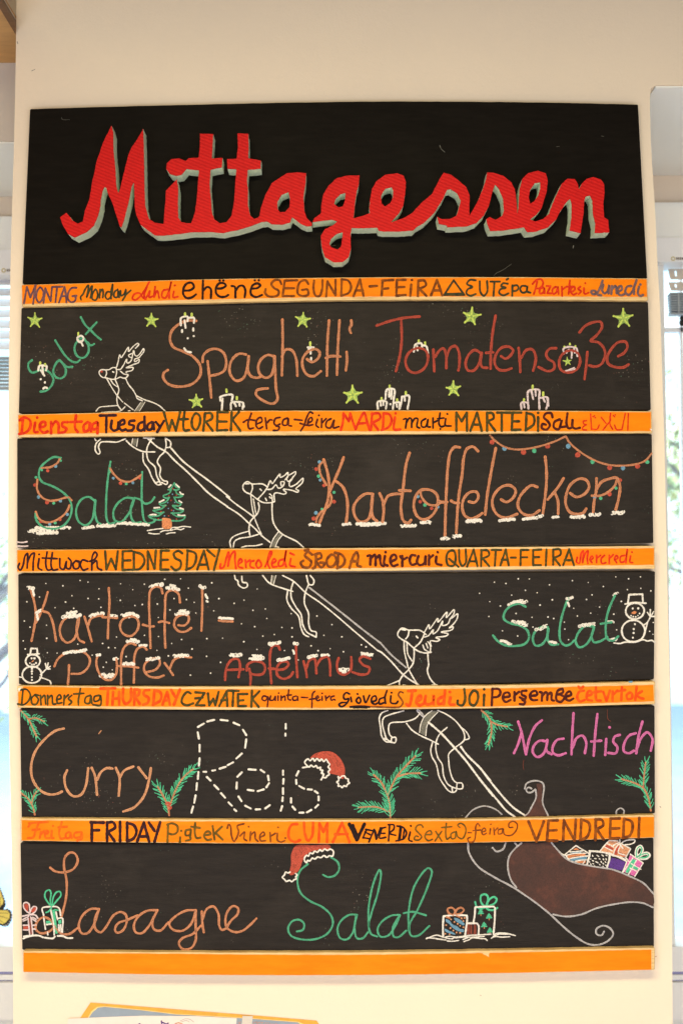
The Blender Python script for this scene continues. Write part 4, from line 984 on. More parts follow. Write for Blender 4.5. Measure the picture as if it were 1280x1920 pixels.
# first reindeer, upper half
R = (180, 630, 9.14)
e = part(pn, 'reindeer', 'head and chest of the red nosed reindeer')
strokes('head', R, 'chalk_white', 24, '345,545 290,540 230,575 165,580 100,578 62,605 62,650 110,705 180,718 260,740 340,738 420,705 470,722 520,715 550,670;175,585 185,640 160,710;345,540 358,620 330,735', e)
strokes('ear', R, 'chalk_white', 24, '425,605 480,650 555,668 520,715', e)
strokes('eye', R, 'chalk_white', 26, '290,612 312,622', e)
strokes('antler', R, 'chalk_white', 23, '360,525 385,430 410,320 430,370 480,310 560,190 560,265 640,180 720,125 740,140 680,210', e)
strokes('antler', R, 'chalk_white', 23, '365,575 420,570 480,490 530,395 535,460 580,450 620,380 570,355 560,330 620,300;620,380 650,245 665,320 700,345 750,310 820,215 825,260 765,340 740,370 665,400 670,440 745,400 735,450 640,490 520,545 640,540 620,590 515,615 530,632', e)
fill('nose', R, 'chalk_red', '98,580 122,595 118,622 98,630 76,618 78,594', e)
strokes('body', R, 'chalk_white', 24, '330,745 380,860 395,930 370,1020 360,1080 380,1190 430,1260;510,725 560,830 640,930 690,1020 710,1070 800,1110;690,1020 830,1090 950,1130 1080,1190 1190,1290;560,1285 585,1280', e)
strokes('leg', R, 'chalk_white', 22, '5,1290 60,1225 200,1205 380,1190', e); strokes('leg', R, 'chalk_white', 22, '100,1310 250,1300 420,1285 500,1215', e)
fill('girth', R, 'chalk_grey', '770,1140 845,1130 740,1290 660,1295', e, smooth=False)
strokes('girth_edge', R, 'chalk_white', 14, '770,1140 660,1290;845,1130 745,1290', e)
strokes('rein', R, 'chalk_white', 22, '190,735 260,860 350,1000 460,1130;490,1150 640,1265;255,750 300,820 370,870', e)

P = P3(810); pn = panels[1]
word(pn, P, 'chalk_green', 13, 'green word Salat wound with lights', '270,155 230,150 180,180 145,220 140,270 160,300 220,325 280,360 325,410 335,470 315,530 270,570 200,580 150,560 120,520 118,490/470,410 440,390 400,400 370,440 362,490 380,540 420,560 455,530 470,470 475,408;478,410 475,480 490,540 510,552/568,178 550,300 542,420 545,520 560,550 592,545/710,400 660,395 610,430 585,480 595,530 630,540 670,500 695,450 712,395;708,400 690,460 695,520 715,545 750,540/758,240 755,350 758,450 770,530 785,548;712,395 745,405 775,430 810,420 832,392;790,550 825,540 838,525')
e = part(pn, 'light_string', 'orange light strings on the green word Salat')
strokes_each('cord', P[0], 'chalk_orange', 12, '265,158 250,185 210,210 150,215;130,285 128,340 150,385 200,412 250,408 315,392 335,410;120,478 140,520 180,542 230,535 280,505 310,470 322,440;562,215 590,255 630,290 680,298 720,280 755,255', e)
dots('bulb', P[0], 'chalk_hat', 11, '192,232 115,318 188,422 265,525 150,537 628,307 744,273', e)
dots('bulb', P[0], 'chalk_green', 9, '157,228 270,172 122,272 228,427 237,545 128,515 563,240 663,311', e)
dots('bulb', P[0], 'chalk_blue', 10, '240,205 137,390 268,413 309,495 204,553 585,277 703,305', e)
snow(P[0], [(80, 590, 245, 600, 16), (120, 575, 325, 574, 12), (130, 610, 240, 602, 10), (402, 575, 470, 570, 11), (490, 560, 592, 558, 14), (608, 546, 690, 550, 12), (692, 552, 795, 556, 11), (500, 566, 580, 566, 8)], pn, 8)
T = (270, 880, 12.8)
e = part(pn, 'christmas_tree')
strokes('branch_outline', T, 'chalk_green', 36, '730,330 690,400 640,470 575,492 660,490;650,500 620,560 550,600 470,630 470,660 530,690 610,675;600,690 540,770 450,810 370,820 430,870 530,865;510,870 450,930 330,970 220,985 300,1030 380,1050 480,1028;440,1050 380,1100 260,1130 110,1118 190,1180 290,1210 440,1215;735,330 770,420 855,465 800,495 725,490;760,510 800,590 930,630 850,670 725,670;740,700 790,790 890,830 860,870 690,870;700,880 780,950 945,990 870,1040 660,1050;700,1075 800,1130 985,1130 960,1190 880,1230 660,1235', e)
fill('trunk', T, 'chalk_orange', '440,1172 540,1168 640,1190 665,1230 660,1400 600,1430 450,1410 438,1300', e)
strokes('snow_patch', T, 'chalk_white', 38, '650,375 600,430;770,360 845,430;865,550 900,590 945,600;375,785 480,735;845,755 905,795;245,925 375,915;860,930 945,955;145,1100 210,1085 290,1090;820,1095 900,1110 980,1105', e)
strokes('snow_line', T, 'chalk_white', 28, '85,1470 300,1435 460,1420;400,1505 480,1470 620,1460 680,1400 820,1395 940,1370 1120,1385;640,1465 800,1430 880,1450 960,1420;115,1530 240,1550 370,1545;540,1550 640,1525 750,1520', e)
dots('bauble', T, 'chalk_red', 18, '695,465 600,635 780,620 650,745 520,880 810,870 410,1015 665,980 595,1118 350,1187 785,1195', e)
dots('bauble', T, 'chalk_blue', 17, '688,597 575,800 738,795 588,940 713,993 495,1118', e)
E = (150, 770, 4.267)
e = part(pn, 'reindeer', 'legs and rump of the upper left reindeer')
strokes('leg', E, 'chalk_white', 13, '120,225 130,240;165,228 130,265 125,320 150,348 162,335 150,290 165,255 210,248 300,250 340,235 365,225', e)
strokes('belly', E, 'chalk_white', 13, '372,240 420,285 500,325 600,330', e)
fill('girth', E, 'chalk_grey', '425,222 462,222 450,284 420,270', e, smooth=False)
strokes('girth_edge', E, 'chalk_white', 8, '423,222 415,270;465,222 455,285', e)
strokes('leg', E, 'chalk_white', 13, '575,225 540,290 535,340 550,400 600,450 615,520 650,590;505,340 510,410 550,470 580,540 620,592 652,590;610,575 640,565', e)
strokes('leg', E, 'chalk_white', 13, '510,218 550,220 595,222;685,220 690,280 675,330 640,365 620,410 645,460 640,520 670,560 700,568 695,590 655,575', e)
strokes('tail', E, 'chalk_white', 13, '690,222 725,250 722,290 695,295', e)
strokes('rope', E, 'chalk_white', 15, '730,300 820,400 900,465 1010,545 1120,630 1195,693', e)
strokes('rope', E, 'chalk_white', 15, '540,220 620,290 690,330 760,400 860,490 950,580 1030,660 1180,768', e)
R = (425, 870, 6.4)
e = part(pn, 'reindeer', 'white outlined reindeer in the middle of the board')
strokes('head', R, 'chalk_white', 19, '490,275 430,240 300,238 250,212 205,240 195,290 225,335 290,365 370,425 440,462 540,462 575,450;305,240 310,290 290,350;225,238 270,235;490,275 455,330 375,420', e)
strokes('eye', R, 'chalk_white', 19, '400,300 418,318', e)
strokes('antler', R, 'chalk_white', 18, '490,275 525,200 545,235 590,180 640,120 640,160 690,140 735,100 735,135 790,110 825,90 825,120 800,150 770,200', e)
strokes('antler', R, 'chalk_white', 18, '480,305 540,300 590,250 620,290 670,270 690,215 650,215 655,260;700,190 745,135 720,180 740,210 790,170 750,230 760,270 830,245 915,170 905,225 830,300 865,320 850,338 790,318 680,305 715,345 690,362 600,345 570,360 575,440', e)
strokes('ear', R, 'chalk_white', 17, '515,360 540,380 550,450;465,410 480,440;515,395 530,410', e)
strokes('body', R, 'chalk_white', 20, '380,465 390,520 370,590 320,645 285,690 270,750 270,800 280,860;545,470 545,580 560,700 620,800 680,850 760,890 840,930 920,1000;590,990 625,1000', e)
strokes('leg', R, 'chalk_white', 18, '265,805 150,840 70,880 40,930 50,1000', e); strokes('leg', R, 'chalk_white', 18, '380,845 270,875 150,895 95,930 80,1000', e); strokes('leg', R, 'chalk_white', 18, '180,1000 240,985 350,980 425,962', e)
strokes('rein', R, 'chalk_white', 16, '290,370 300,480 325,610 350,690 420,850;320,420 350,590', e)
strokes('rope', R, 'chalk_white', 20, '0,390 110,480 210,550 320,630;0,510 150,605 260,705 340,775 420,860 520,940', e)
fill('girth', R, 'chalk_grey', '630,830 665,850 610,915 575,1000 525,1000 570,910', e, smooth=False)
strokes('girth_edge', R, 'chalk_white', 15, '620,815 560,900 520,1000;670,850 620,910 580,1000', e)
word(pn, P, 'chalk_orange', 17, 'orange word Kartoffelecken', '@1 565,165 590,250 598,340 585,430 550,520 540,545;685,152 660,220 600,358;640,295 680,330 705,400 708,470 700,545/860,372 820,370 775,400 745,450 755,510 785,540 830,525 850,470 858,375;860,375 852,450 862,515 885,535/900,368 918,410 925,470 918,540;925,435 950,385 990,372 1025,372/1080,125 1060,190 1040,350 1028,460 1045,535 1075,545 1088,528;1018,350 1085,353/1145,350 1115,390 1105,450 1130,510 1170,525 1215,500 1245,445 1245,380 1210,350 1145,350/@2 100,92 70,90 45,120 30,200 22,320 15,480 12,622;-30,412 -10,420 25,420/210,115 180,88 145,100 125,150 115,250 95,380 85,500 80,605;48,412 70,425 95,425/155,418 190,422 212,390 200,360 160,362 125,400 115,450 130,500 170,520 210,505 235,487/316,97 290,230 265,380 253,495/348,405 380,420 420,395 435,350 400,320 350,330 305,380 295,430 320,490 370,515 445,492/565,330 530,320 490,350 455,400 450,450 480,490 530,500 578,470/612,148 620,230 618,330 605,440 598,490;722,278 690,330 628,405;670,365 688,410 690,490/762,367 800,390 850,370 875,330 860,290 820,280 765,315 740,370 735,430 760,480 800,492 840,485 858,460/920,278 918,350 905,420 900,480;918,350 950,300 1000,280 1040,275 1060,320 1052,400 1035,465')
e = part(pn, 'light_string', 'light string wound round the word Kartoffelecken')
strokes_each('cord', P[1], 'chalk_orange', 13, '570,170 540,200 545,250 582,318;600,362 612,390 600,440 550,480 525,515 520,540;1145,350 1150,385 1185,430 1230,440 1265,425', e)
strokes_each('cord', P[2], 'chalk_orange', 14, '1045,280 1030,320 990,360 940,382 892,382', e)
dots('bulb', P[1], 'chalk_blue', 10, '540,180 545,288 519,485 1130,388 1250,450', e)
dots('bulb', P[1], 'chalk_hat', 12, '520,222 567,320 628,418 505,520 1143,418 1212,458', e)
dots('bulb', P[1], 'chalk_green', 10, '535,265 627,362 555,463 1172,438', e)
dots('bulb', P[2], 'chalk_hat', 12, '1062,288 998,373', e); dots('bulb', P[2], 'chalk_green', 11, '1037,337 945,398', e); dots('bulb', P[2], 'chalk_blue', 12, '909,393', e)
snow(P[1], [(480, 555, 540, 558, 10), (682, 556, 726, 548, 10), (765, 553, 932, 548, 12), (790, 560, 900, 556, 9), (1030, 564, 1115, 562, 11), (1150, 542, 1205, 542, 13)], pn, 9)
snow(P[2], [(-8, 638, 32, 636, 13), (64, 628, 104, 622, 13), (142, 540, 226, 531, 12), (150, 530, 222, 526, 9), (340, 532, 428, 522, 12), (480, 523, 560, 512, 12), (575, 508, 595, 505, 12), (655, 514, 692, 508, 8), (768, 512, 846, 506, 13), (882, 498, 938, 492, 14), (1014, 488, 1080, 482, 13)], pn, 9)
e = part(pn, 'light_string', 'long hanging light string at the top right')
strokes_each('cord', P[2], 'chalk_orange', 11, '282,20 310,50 370,90 440,105 520,98 600,80 680,52 735,25;735,25 760,65 830,125 920,175 1000,198 1080,202 1160,192 1215,170 1250,128', e)
dots('bulb', P[2], 'chalk_hat', 15, '294,61 482,122 627,84 806,137 999,213 1166,205', e)
dots('bulb', P[2], 'chalk_blue', 13, '368,99 750,85 1078,217', e); dots('bulb', P[2], 'chalk_green', 14, '546,113 895,179 1224,180', e)
strokes('scuff', P[0], 'chalk_pink_white', 9, '8,660 40,663 68,658;10,684 50,686 72,684', pn)

P = P3(1065); pn = panels[2]
word(pn, P, 'chalk_orange', 14, 'orange word Kartoffel with snow caps', '88,130 108,190 120,270 112,350 95,438;192,145 175,205 145,280 122,328;165,260 195,270 220,320 242,438/375,290 330,290 290,310 265,360 275,420 310,448 350,425 370,360 375,290;375,295 365,370 380,430 410,447/412,292 430,350 455,440;432,350 450,305 490,288 520,285/558,120 562,200 555,330 552,422;520,295 560,297 608,300/680,292 640,310 625,350 645,395 690,408 730,370 735,320 715,295 680,292/880,152 870,120 840,112 808,135 800,200 803,330 808,480;762,340 800,350 828,350/985,207 975,155 940,132 905,150 895,250 893,380 897,478;858,325 880,320 920,330/975,343 1010,345 1035,320 1035,290 1000,280 960,300 950,345 975,378 1015,382 1052,360/1118,130 1118,250 1113,376/1218,315 1260,320 1300,321')
word(pn, P, 'chalk_orange', 14, 'orange word Puffer with snow caps', '232,590 250,550 300,510 360,498 415,510 445,550 430,600 390,632 335,635;320,582 318,640 313,697/490,530 483,560 495,620 530,665 575,670 600,640 607,590 603,545/720,462 690,450 655,470 635,520 632,620 632,700;612,588 680,590 735,598/785,490 765,472 730,485 712,530 710,610 708,688/785,625 840,608 865,570 855,545 815,545 775,575 770,615 800,650 850,657 887,645/892,570 915,600 943,642;925,600 950,550 1000,532 1052,537')
word(pn, P, 'chalk_red', 15, 'red word Apfelmus with snow caps', '@1 -25,672 -20,610 0,565 30,545 55,550 65,590 55,655;-15,612 85,608/120,605 128,650 125,708;105,615 110,580 150,560 200,570 215,600 200,635 150,640 125,630/303,490 290,465 260,470 245,510 245,600 252,692;237,602 270,605/290,612 330,605 355,580 345,562 310,565 285,600 290,645 325,665 365,650 382,625/400,470 402,560 408,655/445,560 458,610 465,655;462,600 480,555 510,545 518,580 522,632;522,590 550,545 590,535 602,570 605,645/655,540 645,580 655,625 690,640 725,615 732,570 730,535/845,545 800,530 780,550 800,580 840,600 830,632 790,640 738,625')
word(pn, P, 'chalk_green', 14, 'green word Salat with snow caps', '@2 495,232 460,215 410,225 370,265 365,305 400,330 460,345 505,375 515,420 490,455 430,468 370,462 330,440 300,405/628,355 590,355 550,385 538,430 555,465 590,460 620,420 630,365;632,365 628,430 650,460 690,458/752,180 735,220 710,300 698,380 705,440 735,465 765,455 785,435/900,350 850,350 810,390 795,440 815,475 850,465 885,420 905,355;905,360 890,410 905,445 940,440 985,415/1030,165 1000,230 980,300 975,380 985,425 1020,435 1050,410;945,335 1010,325')
snow(P[0], [(74, 118, 106, 118, 14), (102, 130, 110, 165, 7), (125, 265, 150, 256, 12), (128, 280, 134, 310, 8), (285, 292, 385, 287, 14), (310, 272, 362, 266, 12), (448, 286, 524, 270, 13), (570, 285, 604, 290, 12), (638, 287, 732, 290, 13), (662, 274, 710, 275, 10), (808, 115, 876, 102, 17), (905, 117, 978, 127, 13), (928, 104, 955, 108, 8), (964, 274, 1034, 270, 16), (982, 256, 1015, 256, 9), (1105, 112, 1132, 118, 13), (1138, 160, 1148, 180, 7), (1145, 200, 1150, 202, 6), (1220, 300, 1300, 303, 8),
    (288, 510, 420, 494, 12), (484, 522, 505, 522, 9), (590, 545, 610, 540, 10), (510, 642, 590, 642, 13), (532, 656, 572, 652, 9), (668, 442, 735, 440, 13), (690, 430, 720, 430, 8), (745, 462, 782, 466, 12), (646, 572, 708, 576, 12), (785, 550, 858, 540, 13), (952, 530, 1030, 522, 13)], pn, 9)
snow(P[1], [(8, 525, 68, 520, 15), (125, 546, 200, 542, 14), (140, 528, 190, 528, 9), (243, 458, 300, 450, 15), (292, 552, 358, 542, 14), (390, 455, 406, 455, 13), (382, 495, 388, 512, 6), (475, 532, 522, 526, 14), (556, 526, 595, 520, 13), (660, 610, 712, 608, 14), (675, 626, 695, 626, 10), (792, 517, 858, 520, 13)], pn, 9)
snow(P[2], [(395, 218, 498, 203, 13), (420, 202, 475, 194, 9), (418, 322, 505, 345, 15), (450, 320, 490, 328, 10), (345, 435, 405, 455, 12), (558, 372, 622, 350, 15), (640, 445, 678, 447, 11), (742, 182, 775, 178, 14), (747, 205, 757, 230, 7), (818, 347, 905, 335, 15), (988, 325, 1020, 322, 9), (1024, 162, 1045, 152, 13), (998, 432, 1040, 425, 11)], pn, 7)
def ell(cx, cy, rx, ry, n=14):
    o = random.uniform(0, 1)
    return ' '.join('%.1f,%.1f' % (cx + rx * math.cos(i * 6.2832 / n + o) * random.uniform(.98, 1.02), cy + ry * math.sin(i * 6.2832 / n + o)) for i in range(n)) + ' %.1f,%.1f' % (cx + rx * math.cos(o), cy + ry * math.sin(o))
def snowman(fr, label, head, body, hat, arm, eyes, nose, mouth, buttons, w):
    e = part(pn, 'snowman', label)
    strokes('head', fr, 'chalk_white', w, ell(*head), e); strokes('body', fr, 'chalk_white', w, ell(*body), e)
    strokes('hat', fr, 'chalk_white', w, hat, e); strokes('arm', fr, 'chalk_white', w * .8, arm, e)
    dots('eye', fr, 'chalk_white', 7, eyes, e); dots('mouth_dot', fr, 'chalk_white', 5.5, mouth, e); dots('button', fr, 'chalk_white', 6.5, buttons, e)
    fill('nose', fr, 'chalk_orange', nose, e)
    return e
snowman(P[2], 'larger snowman at the right edge', (1150, 258, 55, 48), (1140, 378, 70, 65), '1108,208 1115,160;1115,160 1195,157;1195,157 1198,206;1092,216 1150,208 1215,211', '1200,345 1225,325 1242,295;1202,402 1215,365 1225,330;1242,292 1225,267;1241,290 1242,250;1245,290 1262,262;1246,291 1268,290', '1137,243 1170,242', '1128,272 1145,258 1160,264 1150,276', '1127,286 1140,292 1155,293 1168,286 1178,273', '1150,337 1143,366 1142,390 1138,418', 11)
strokes('snow_line', P[2], 'chalk_white', 9, '1025,450 1060,453 1090,445 1150,445 1200,430 1225,438 1250,434 1270,446', pn)
snowman(P[0], 'smaller snowman at the lower left', (103, 558, 43, 38), (97, 640, 58, 50), '88,515 92,483;92,483 128,483;128,483 130,513;72,520 140,515', '148,640 185,605;185,603 178,573;188,600 195,570;191,602 207,590;191,606 206,606;145,655 175,665 205,678 212,697;20,654 40,656', '95,542 112,542', '93,566 100,556 111,552 105,562', '85,571 97,579 110,579 122,570', '97,605 97,620 97,635 97,655 97,672', 10)
sd = []
for fr, s in ((P[0], '386,75 433,84 181,93 283,107 629,95 499,125 702,130 771,97 893,68 988,65 1035,121 1175,89 1218,184 143,174 337,166 434,183 498,185 627,194 299,204 67,203 236,238 348,242 511,236 715,225 759,219 849,216 949,183 1023,189 1070,206 1080,270 1187,257 52,318 86,355 185,343 186,422 604,414 772,404 856,411 994,429 1146,424 1240,421 45,437 372,457 521,453 557,478 596,479 57,486 190,508 248,510 847,494 935,453 1057,486 915,527 459,523 662,532 543,566 1144,530 1228,566 1168,631 1047,643 525,595 579,611 925,252 855,297'),
              (P[1], '167,126 88,193 29,212 142,254 216,246 225,303 525,288 615,340 73,335 152,352 315,357 376,360 270,399 201,409 376,413 567,404 674,413 87,442 166,489 331,495 490,467 532,496 604,484 684,502 791,461 819,473 413,552 371,274'),
              (P[2], '308,85 451,65 517,66 377,93 638,101 775,76 870,87 961,111 1035,53 1112,65 1183,53 219,152 494,134 564,148 411,163 655,191 893,161 860,189 1105,130 1185,122 280,202 344,228 581,222 783,242 938,235 1068,200 275,291 438,273 533,296 629,294 663,303 805,288 885,271 1023,277 727,325 730,367 539,354 356,377 447,408 752,430 1040,371 1238,380 1258,398 1260,327 1245,137')):
    n = [float(q) for q in s.replace(',', ' ').split()]
    for i in range(0, len(n), 2):
        sd.append(stroke_geo([(fr[0] + n[i] / 3.2, fr[1] + n[i + 1] / 3.2)], random.uniform(2.2, 3.4), YP))
V, F = merge(sd); tag(link('snowfall', V, facing(V, F), 'chalk_white', pn), kind='stuff')
e = part(pn, 'reindeer', 'legs and rump of the middle reindeer')
strokes('leg', P[1], 'chalk_white', 10, '32,45 38,70 50,75 55,100 85,120 108,110 105,90 80,85 75,50', e)
strokes('belly', P[1], 'chalk_white', 10, '200,45 240,90 330,125 380,140', e)
fill('girth', P[1], 'chalk_grey', '257,46 278,46 265,92 250,88', e, smooth=False)
strokes('girth_edge', P[1], 'chalk_white', 6, '255,45 250,92;280,45 266,94', e)
strokes('leg', P[1], 'chalk_white', 10, '385,80 370,130 372,180 400,235 430,280 440,340 465,385 500,405 520,415', e)
strokes('leg', P[1], 'chalk_white', 10, '350,135 345,190 370,240 415,290 430,360 450,400 475,412;475,100 455,150 450,210 475,275 475,330 490,375 520,385 520,415', e)
strokes('tail', P[1], 'chalk_white', 10, '462,45 478,98 500,100 507,75 485,45', e)
strokes('rope', P[1], 'chalk_white', 9.5, '320,45 385,80 460,150 540,205 640,285 750,380 888,495', e)
strokes('rope', P[1], 'chalk_silver', 11, '480,118 560,180 700,290 800,370 905,450', e)
R = (700, 1065, 6.4)
e = part(pn, 'reindeer', 'head and neck of the lower right reindeer')
strokes('head', R, 'chalk_white', 20, '630,800 560,750 480,745 420,745 345,722 300,760 290,810 330,850 400,890 480,960 540,1000 620,1020 690,1010;330,735 380,745;425,755 410,820 385,850;605,800 560,890 485,960', e)
strokes('eye', R, 'chalk_white', 20, '512,818 530,838', e)
strokes('antler', R, 'chalk_white', 18, '610,770 665,680 670,730 770,605 770,650 880,530 870,595 965,500 965,540 910,620', e)
strokes('antler', R, 'chalk_white', 18, '610,830 660,810 715,740 710,790 760,760 830,635 825,690 890,670 920,610 940,600 1005,550 1000,610 940,690 905,720 955,705 940,740 810,770 895,790 870,815 745,835 795,860 760,880 680,875 690,940', e)
strokes('ear', R, 'chalk_white', 17, '590,925 610,975 680,1015;650,885 680,930 680,1010;630,905 650,960', e)
strokes('rein', R, 'chalk_white', 18, '365,880 370,1000 400,1130 420,1210 510,1370 540,1405;400,900 410,1030 460,1115', e)
strokes('body', R, 'chalk_white', 20, '485,970 485,1070 470,1150 420,1220 350,1290 310,1360 310,1405;650,1030 655,1110 660,1160 645,1230 680,1330 740,1400;700,1405 765,1405', e)
strokes('leg', R, 'chalk_white', 18, '165,1410 300,1355;355,1405 380,1408', e)
strokes('rope', R, 'chalk_silver', 21, '80,895 200,1030 390,1195', e); strokes('rope', R, 'chalk_white', 21, '50,990 90,1010 200,1110 350,1275 420,1330 540,1405', e)

P = P3(1320); pn = panels[3]
R = (700, 1325, 6.4)
e = part(pn, 'reindeer', 'legs and body of the lower right reindeer')
strokes('leg', R, 'chalk_white', 19, '170,45 100,75 70,130 85,260 100,360 150,420 200,425 250,435', e)
strokes('leg', R, 'chalk_white', 19, '360,50 200,95 125,130 105,190 130,310 160,390 215,425;560,75 500,140 380,180 200,200 180,250 195,340 225,365;225,370 265,370 260,430 215,425 215,375;130,380 150,395', e)
strokes('body', R, 'chalk_white', 19, '395,200 460,280 550,340 700,410 775,450;770,45 870,90 970,160 1040,240 1085,320 1085,400 980,490', e)
strokes('harness', R, 'chalk_silver', 40, '530,45 560,75 600,118', e)
fill('girth', R, 'chalk_grey', '705,45 765,55 670,160 635,230 615,345 560,320 580,200 630,110', e, smooth=False)
strokes('girth_edge', R, 'chalk_white', 14, '700,48 620,110 570,200 550,310;770,65 680,160 640,230 625,350', e)
strokes('tail', R, 'chalk_white', 17, '1050,250 1110,300 1145,380 1085,400', e)
strokes('leg', R, 'chalk_white', 18, '880,250 800,320 760,390 745,480 770,610 820,690 840,830 890,930 970,975 1000,980', e)
strokes('leg', R, 'chalk_white', 18, '980,490 900,570 900,640 910,740 950,870 990,910 1060,920 1065,980 1000,980 1000,920', e)
strokes('leg', R, 'chalk_white', 18, '705,430 685,520 700,600 750,690 790,850 850,950 900,1010 950,1030 990,1010 995,985;940,970 945,1020', e)
strokes('rope', R, 'chalk_white', 27, '655,185 800,310 950,470 1100,640 1280,880 1430,1070', e); strokes('rope', R, 'chalk_white', 27, '1045,480 1120,580 1280,740 1400,890', e)
strokes('rope', P[2], 'chalk_white', 13, '224,456 320,570 380,640 430,677', e); strokes('rope', P[2], 'chalk_white', 13, '224,386 320,510 420,620 490,668', e)
word(pn, P, 'chalk_peach', 15, 'orange word Curry', '288,147 240,160 170,215 115,290 92,380 105,460 150,520 200,542 250,538 278,525/308,398 292,440 305,510 345,553 390,545 420,490 435,385/455,382 475,430 488,545;488,455 510,410 545,385 580,387/600,382 622,440 618,550;625,440 650,400 705,375/735,380 785,445;810,385 800,450 770,550 710,620 645,645')
word(pn, P, 'chalk_white', 12.5, 'dashed white word Reis', '1092,138 1128,117;1147,105 1190,95;1228,95 1270,100;1091,170 1098,208;1102,245 1102,285;1102,325 1098,370;1095,408 1092,450;1086,475 1083,515;1078,548 1070,592;1063,615 1053,652;1125,407 1142,407;1178,400 1195,397;1222,388 1258,377;1145,437 1168,460;1190,487 1215,512;1230,535 1255,562;1305,112 1340,127;1362,155 1382,187;1382,212 1375,262;1355,297 1322,327;1270,367 1303,350;1275,590 1295,610;1310,632 1322,643/@1 48,437 75,410;115,392 158,395;188,395 210,410;232,430 236,458;238,475 222,500;207,512 170,523;145,520 110,515;45,470 43,508;55,555 73,583;95,610 128,627;158,633 185,632;215,627 242,607/322,400 322,425;325,450 323,478;322,505 322,540;320,560 318,583;317,612 308,640;338,120 338,148;336,178 336,190/415,403 402,430;400,455 402,480;418,492 448,508;470,512 495,514;512,522 530,535;535,555 535,578;532,605 515,622;492,635 465,650;445,652 420,652;395,635 378,615;370,592 370,565')
def hat(fr, panel, red, trim, pom, hatch):
    e = part(panel, 'santa_hat')
    fill('hat_cloth', fr, 'chalk_hat', red, e)
    strokes('hatching', fr, 'chalk_rust', 4, hatch, e)
    strokes('fur_trim', fr, 'chalk_white', 9.5, trim, e, step=1.0); strokes('pompom', fr, 'chalk_white', 9, pom, e, step=1.0)
hat(P[1], pn, '485,325 510,300 560,285 620,290 670,335 692,390 690,430 680,450 655,430 620,420 600,415 605,370 590,340 550,330 515,322', '452,350 458,338 472,330 484,340 500,326 512,342 526,326 540,342 552,330 566,345 580,332 592,350 602,362 592,378 604,392 592,408 600,422 585,432 578,442 562,438 566,420 552,415 560,398 545,395 548,380 530,384 520,370 506,378 490,368 478,378 462,366 452,350;440,382 465,378;555,402 562,430 550,455', '652,436 664,444 672,434 690,432 698,446 712,450 712,464 720,474 706,484 702,496 688,490 676,502 666,492 652,494 654,478 644,468 656,458 652,436', '520,305 535,292;560,300 580,290;600,320 625,360;630,310 650,350;640,350 652,378;660,350 668,385;590,300 610,312')
word(pn, P, 'chalk_pink', 15.5, 'pink word Nachtisch', '@2 425,295 450,240 472,165;450,105 470,170 497,302;497,302 520,200 555,130 592,98/622,225 580,220 545,250 538,290 565,318 600,300 620,250 625,215;625,220 620,280 650,302/722,208 685,215 660,250 658,290 690,308 735,295/782,55 775,170 770,302;778,260 800,205 835,190 858,230 850,295/925,60 912,180 903,310;888,225 948,220/978,210 972,306;997,139 999,141/1060,185 1030,195 1020,225 1045,260 1035,295 990,293/1155,175 1115,190 1085,240 1085,285 1115,295 1145,280/1195,105 1170,200 1158,296;1165,260 1190,200 1225,170 1255,210 1245,280')
strokes('chip_mark', P[0], 'chalk_peach', 6, '498,178 512,160', pn); strokes('chip_mark', P[2], 'chalk_rust', 3, '484,335 480,370 484,395;985,32 988,90 1005,105', pn)
def twig(panel, fr, stems, L, label, extra=None, w=13):
    e = part(panel, 'fir_twig', label)
    nd = []
    for st in parse(stems, fr):
        p = catmull(st, 11 / 3.2)
        n = len(p)
        for i in range(1, n):
            a = p[max(0, i - 1)]; b = p[min(n - 1, i + 1)]
            dx, dy = b[0] - a[0], b[1] - a[1]; l = math.hypot(dx, dy) or 1; dx /= l; dy /= l
            for s in (-1, 1):
                if random.random() < .06: continue
                ang = s * rad(random.uniform(26, 50)) * (0.55 if i > n - 3 else 1)
                k = L / fr[2] * random.uniform(.9, 1.25)
                ex, ey = dx * math.cos(ang) - dy * math.sin(ang), dx * math.sin(ang) + dy * math.cos(ang)
                o = (p[i][0] + ex * 1.2, p[i][1] + ey * 1.2)
                q = (o[0] + ex * k, o[1] + ey * k)
                m = ((o[0] + q[0]) / 2 - s * dy * .8 + random.uniform(-.3, .3), (o[1] + q[1]) / 2 + s * dx * .8)
                if min(q[0], o[0]) < bounds[0] or max(q[0], o[0]) > bounds[1] or min(q[1], o[1]) < bounds[2] or max(q[1], o[1]) > bounds[3]: continue
                nd.append(stroke_geo([o, m, q], 4.9 / 3.2, YP, step=3))
    V, F = merge(nd); link('needles', V, facing(V, F), 'chalk_teal', e)
    strokes('stem', fr, 'chalk_orange', w - 3, stems, e)
    if extra: strokes('berry', fr, 'chalk_hat', 12, extra, e)
bounds = (39.5, 1225, 1329.5, 1532)
twig(pn, P[0], '28,35 75,90 105,150 125,195;80,90 120,85 170,105', 24, 'two pronged fir twig in the top left corner')
twig(pn, P[0], '115,665 100,610 75,570 35,535;95,600 105,560 125,525', 28, 'fir twig at the lower left corner')
twig(pn, P[0], '920,668 910,610 880,545 850,495;920,620 945,550 980,475 1020,425 1065,390', 36, 'V shaped fir twig with red berry between Curry and Reis', '905,590 930,600 910,610 932,620 915,635;900,600 920,590')
twig(pn, P[1], '965,688 960,600 945,545 910,470 865,425;950,545 1000,440 1060,370 1115,312;1010,435 1070,418 1145,415;955,645 880,618 775,620', 38, 'large four pronged fir twig at the bottom middle')
twig(pn, P[2], '230,38 265,70 285,105 290,170 272,245;285,105 330,125 385,135', 30, 'fir twig left of the pink word Nachtisch')
twig(pn, P[2], '1245,640 1230,560 1200,505 1150,475 1070,450;1200,500 1205,430 1215,350', 32, 'fir twig at the right edge under the pink word Nachtisch')
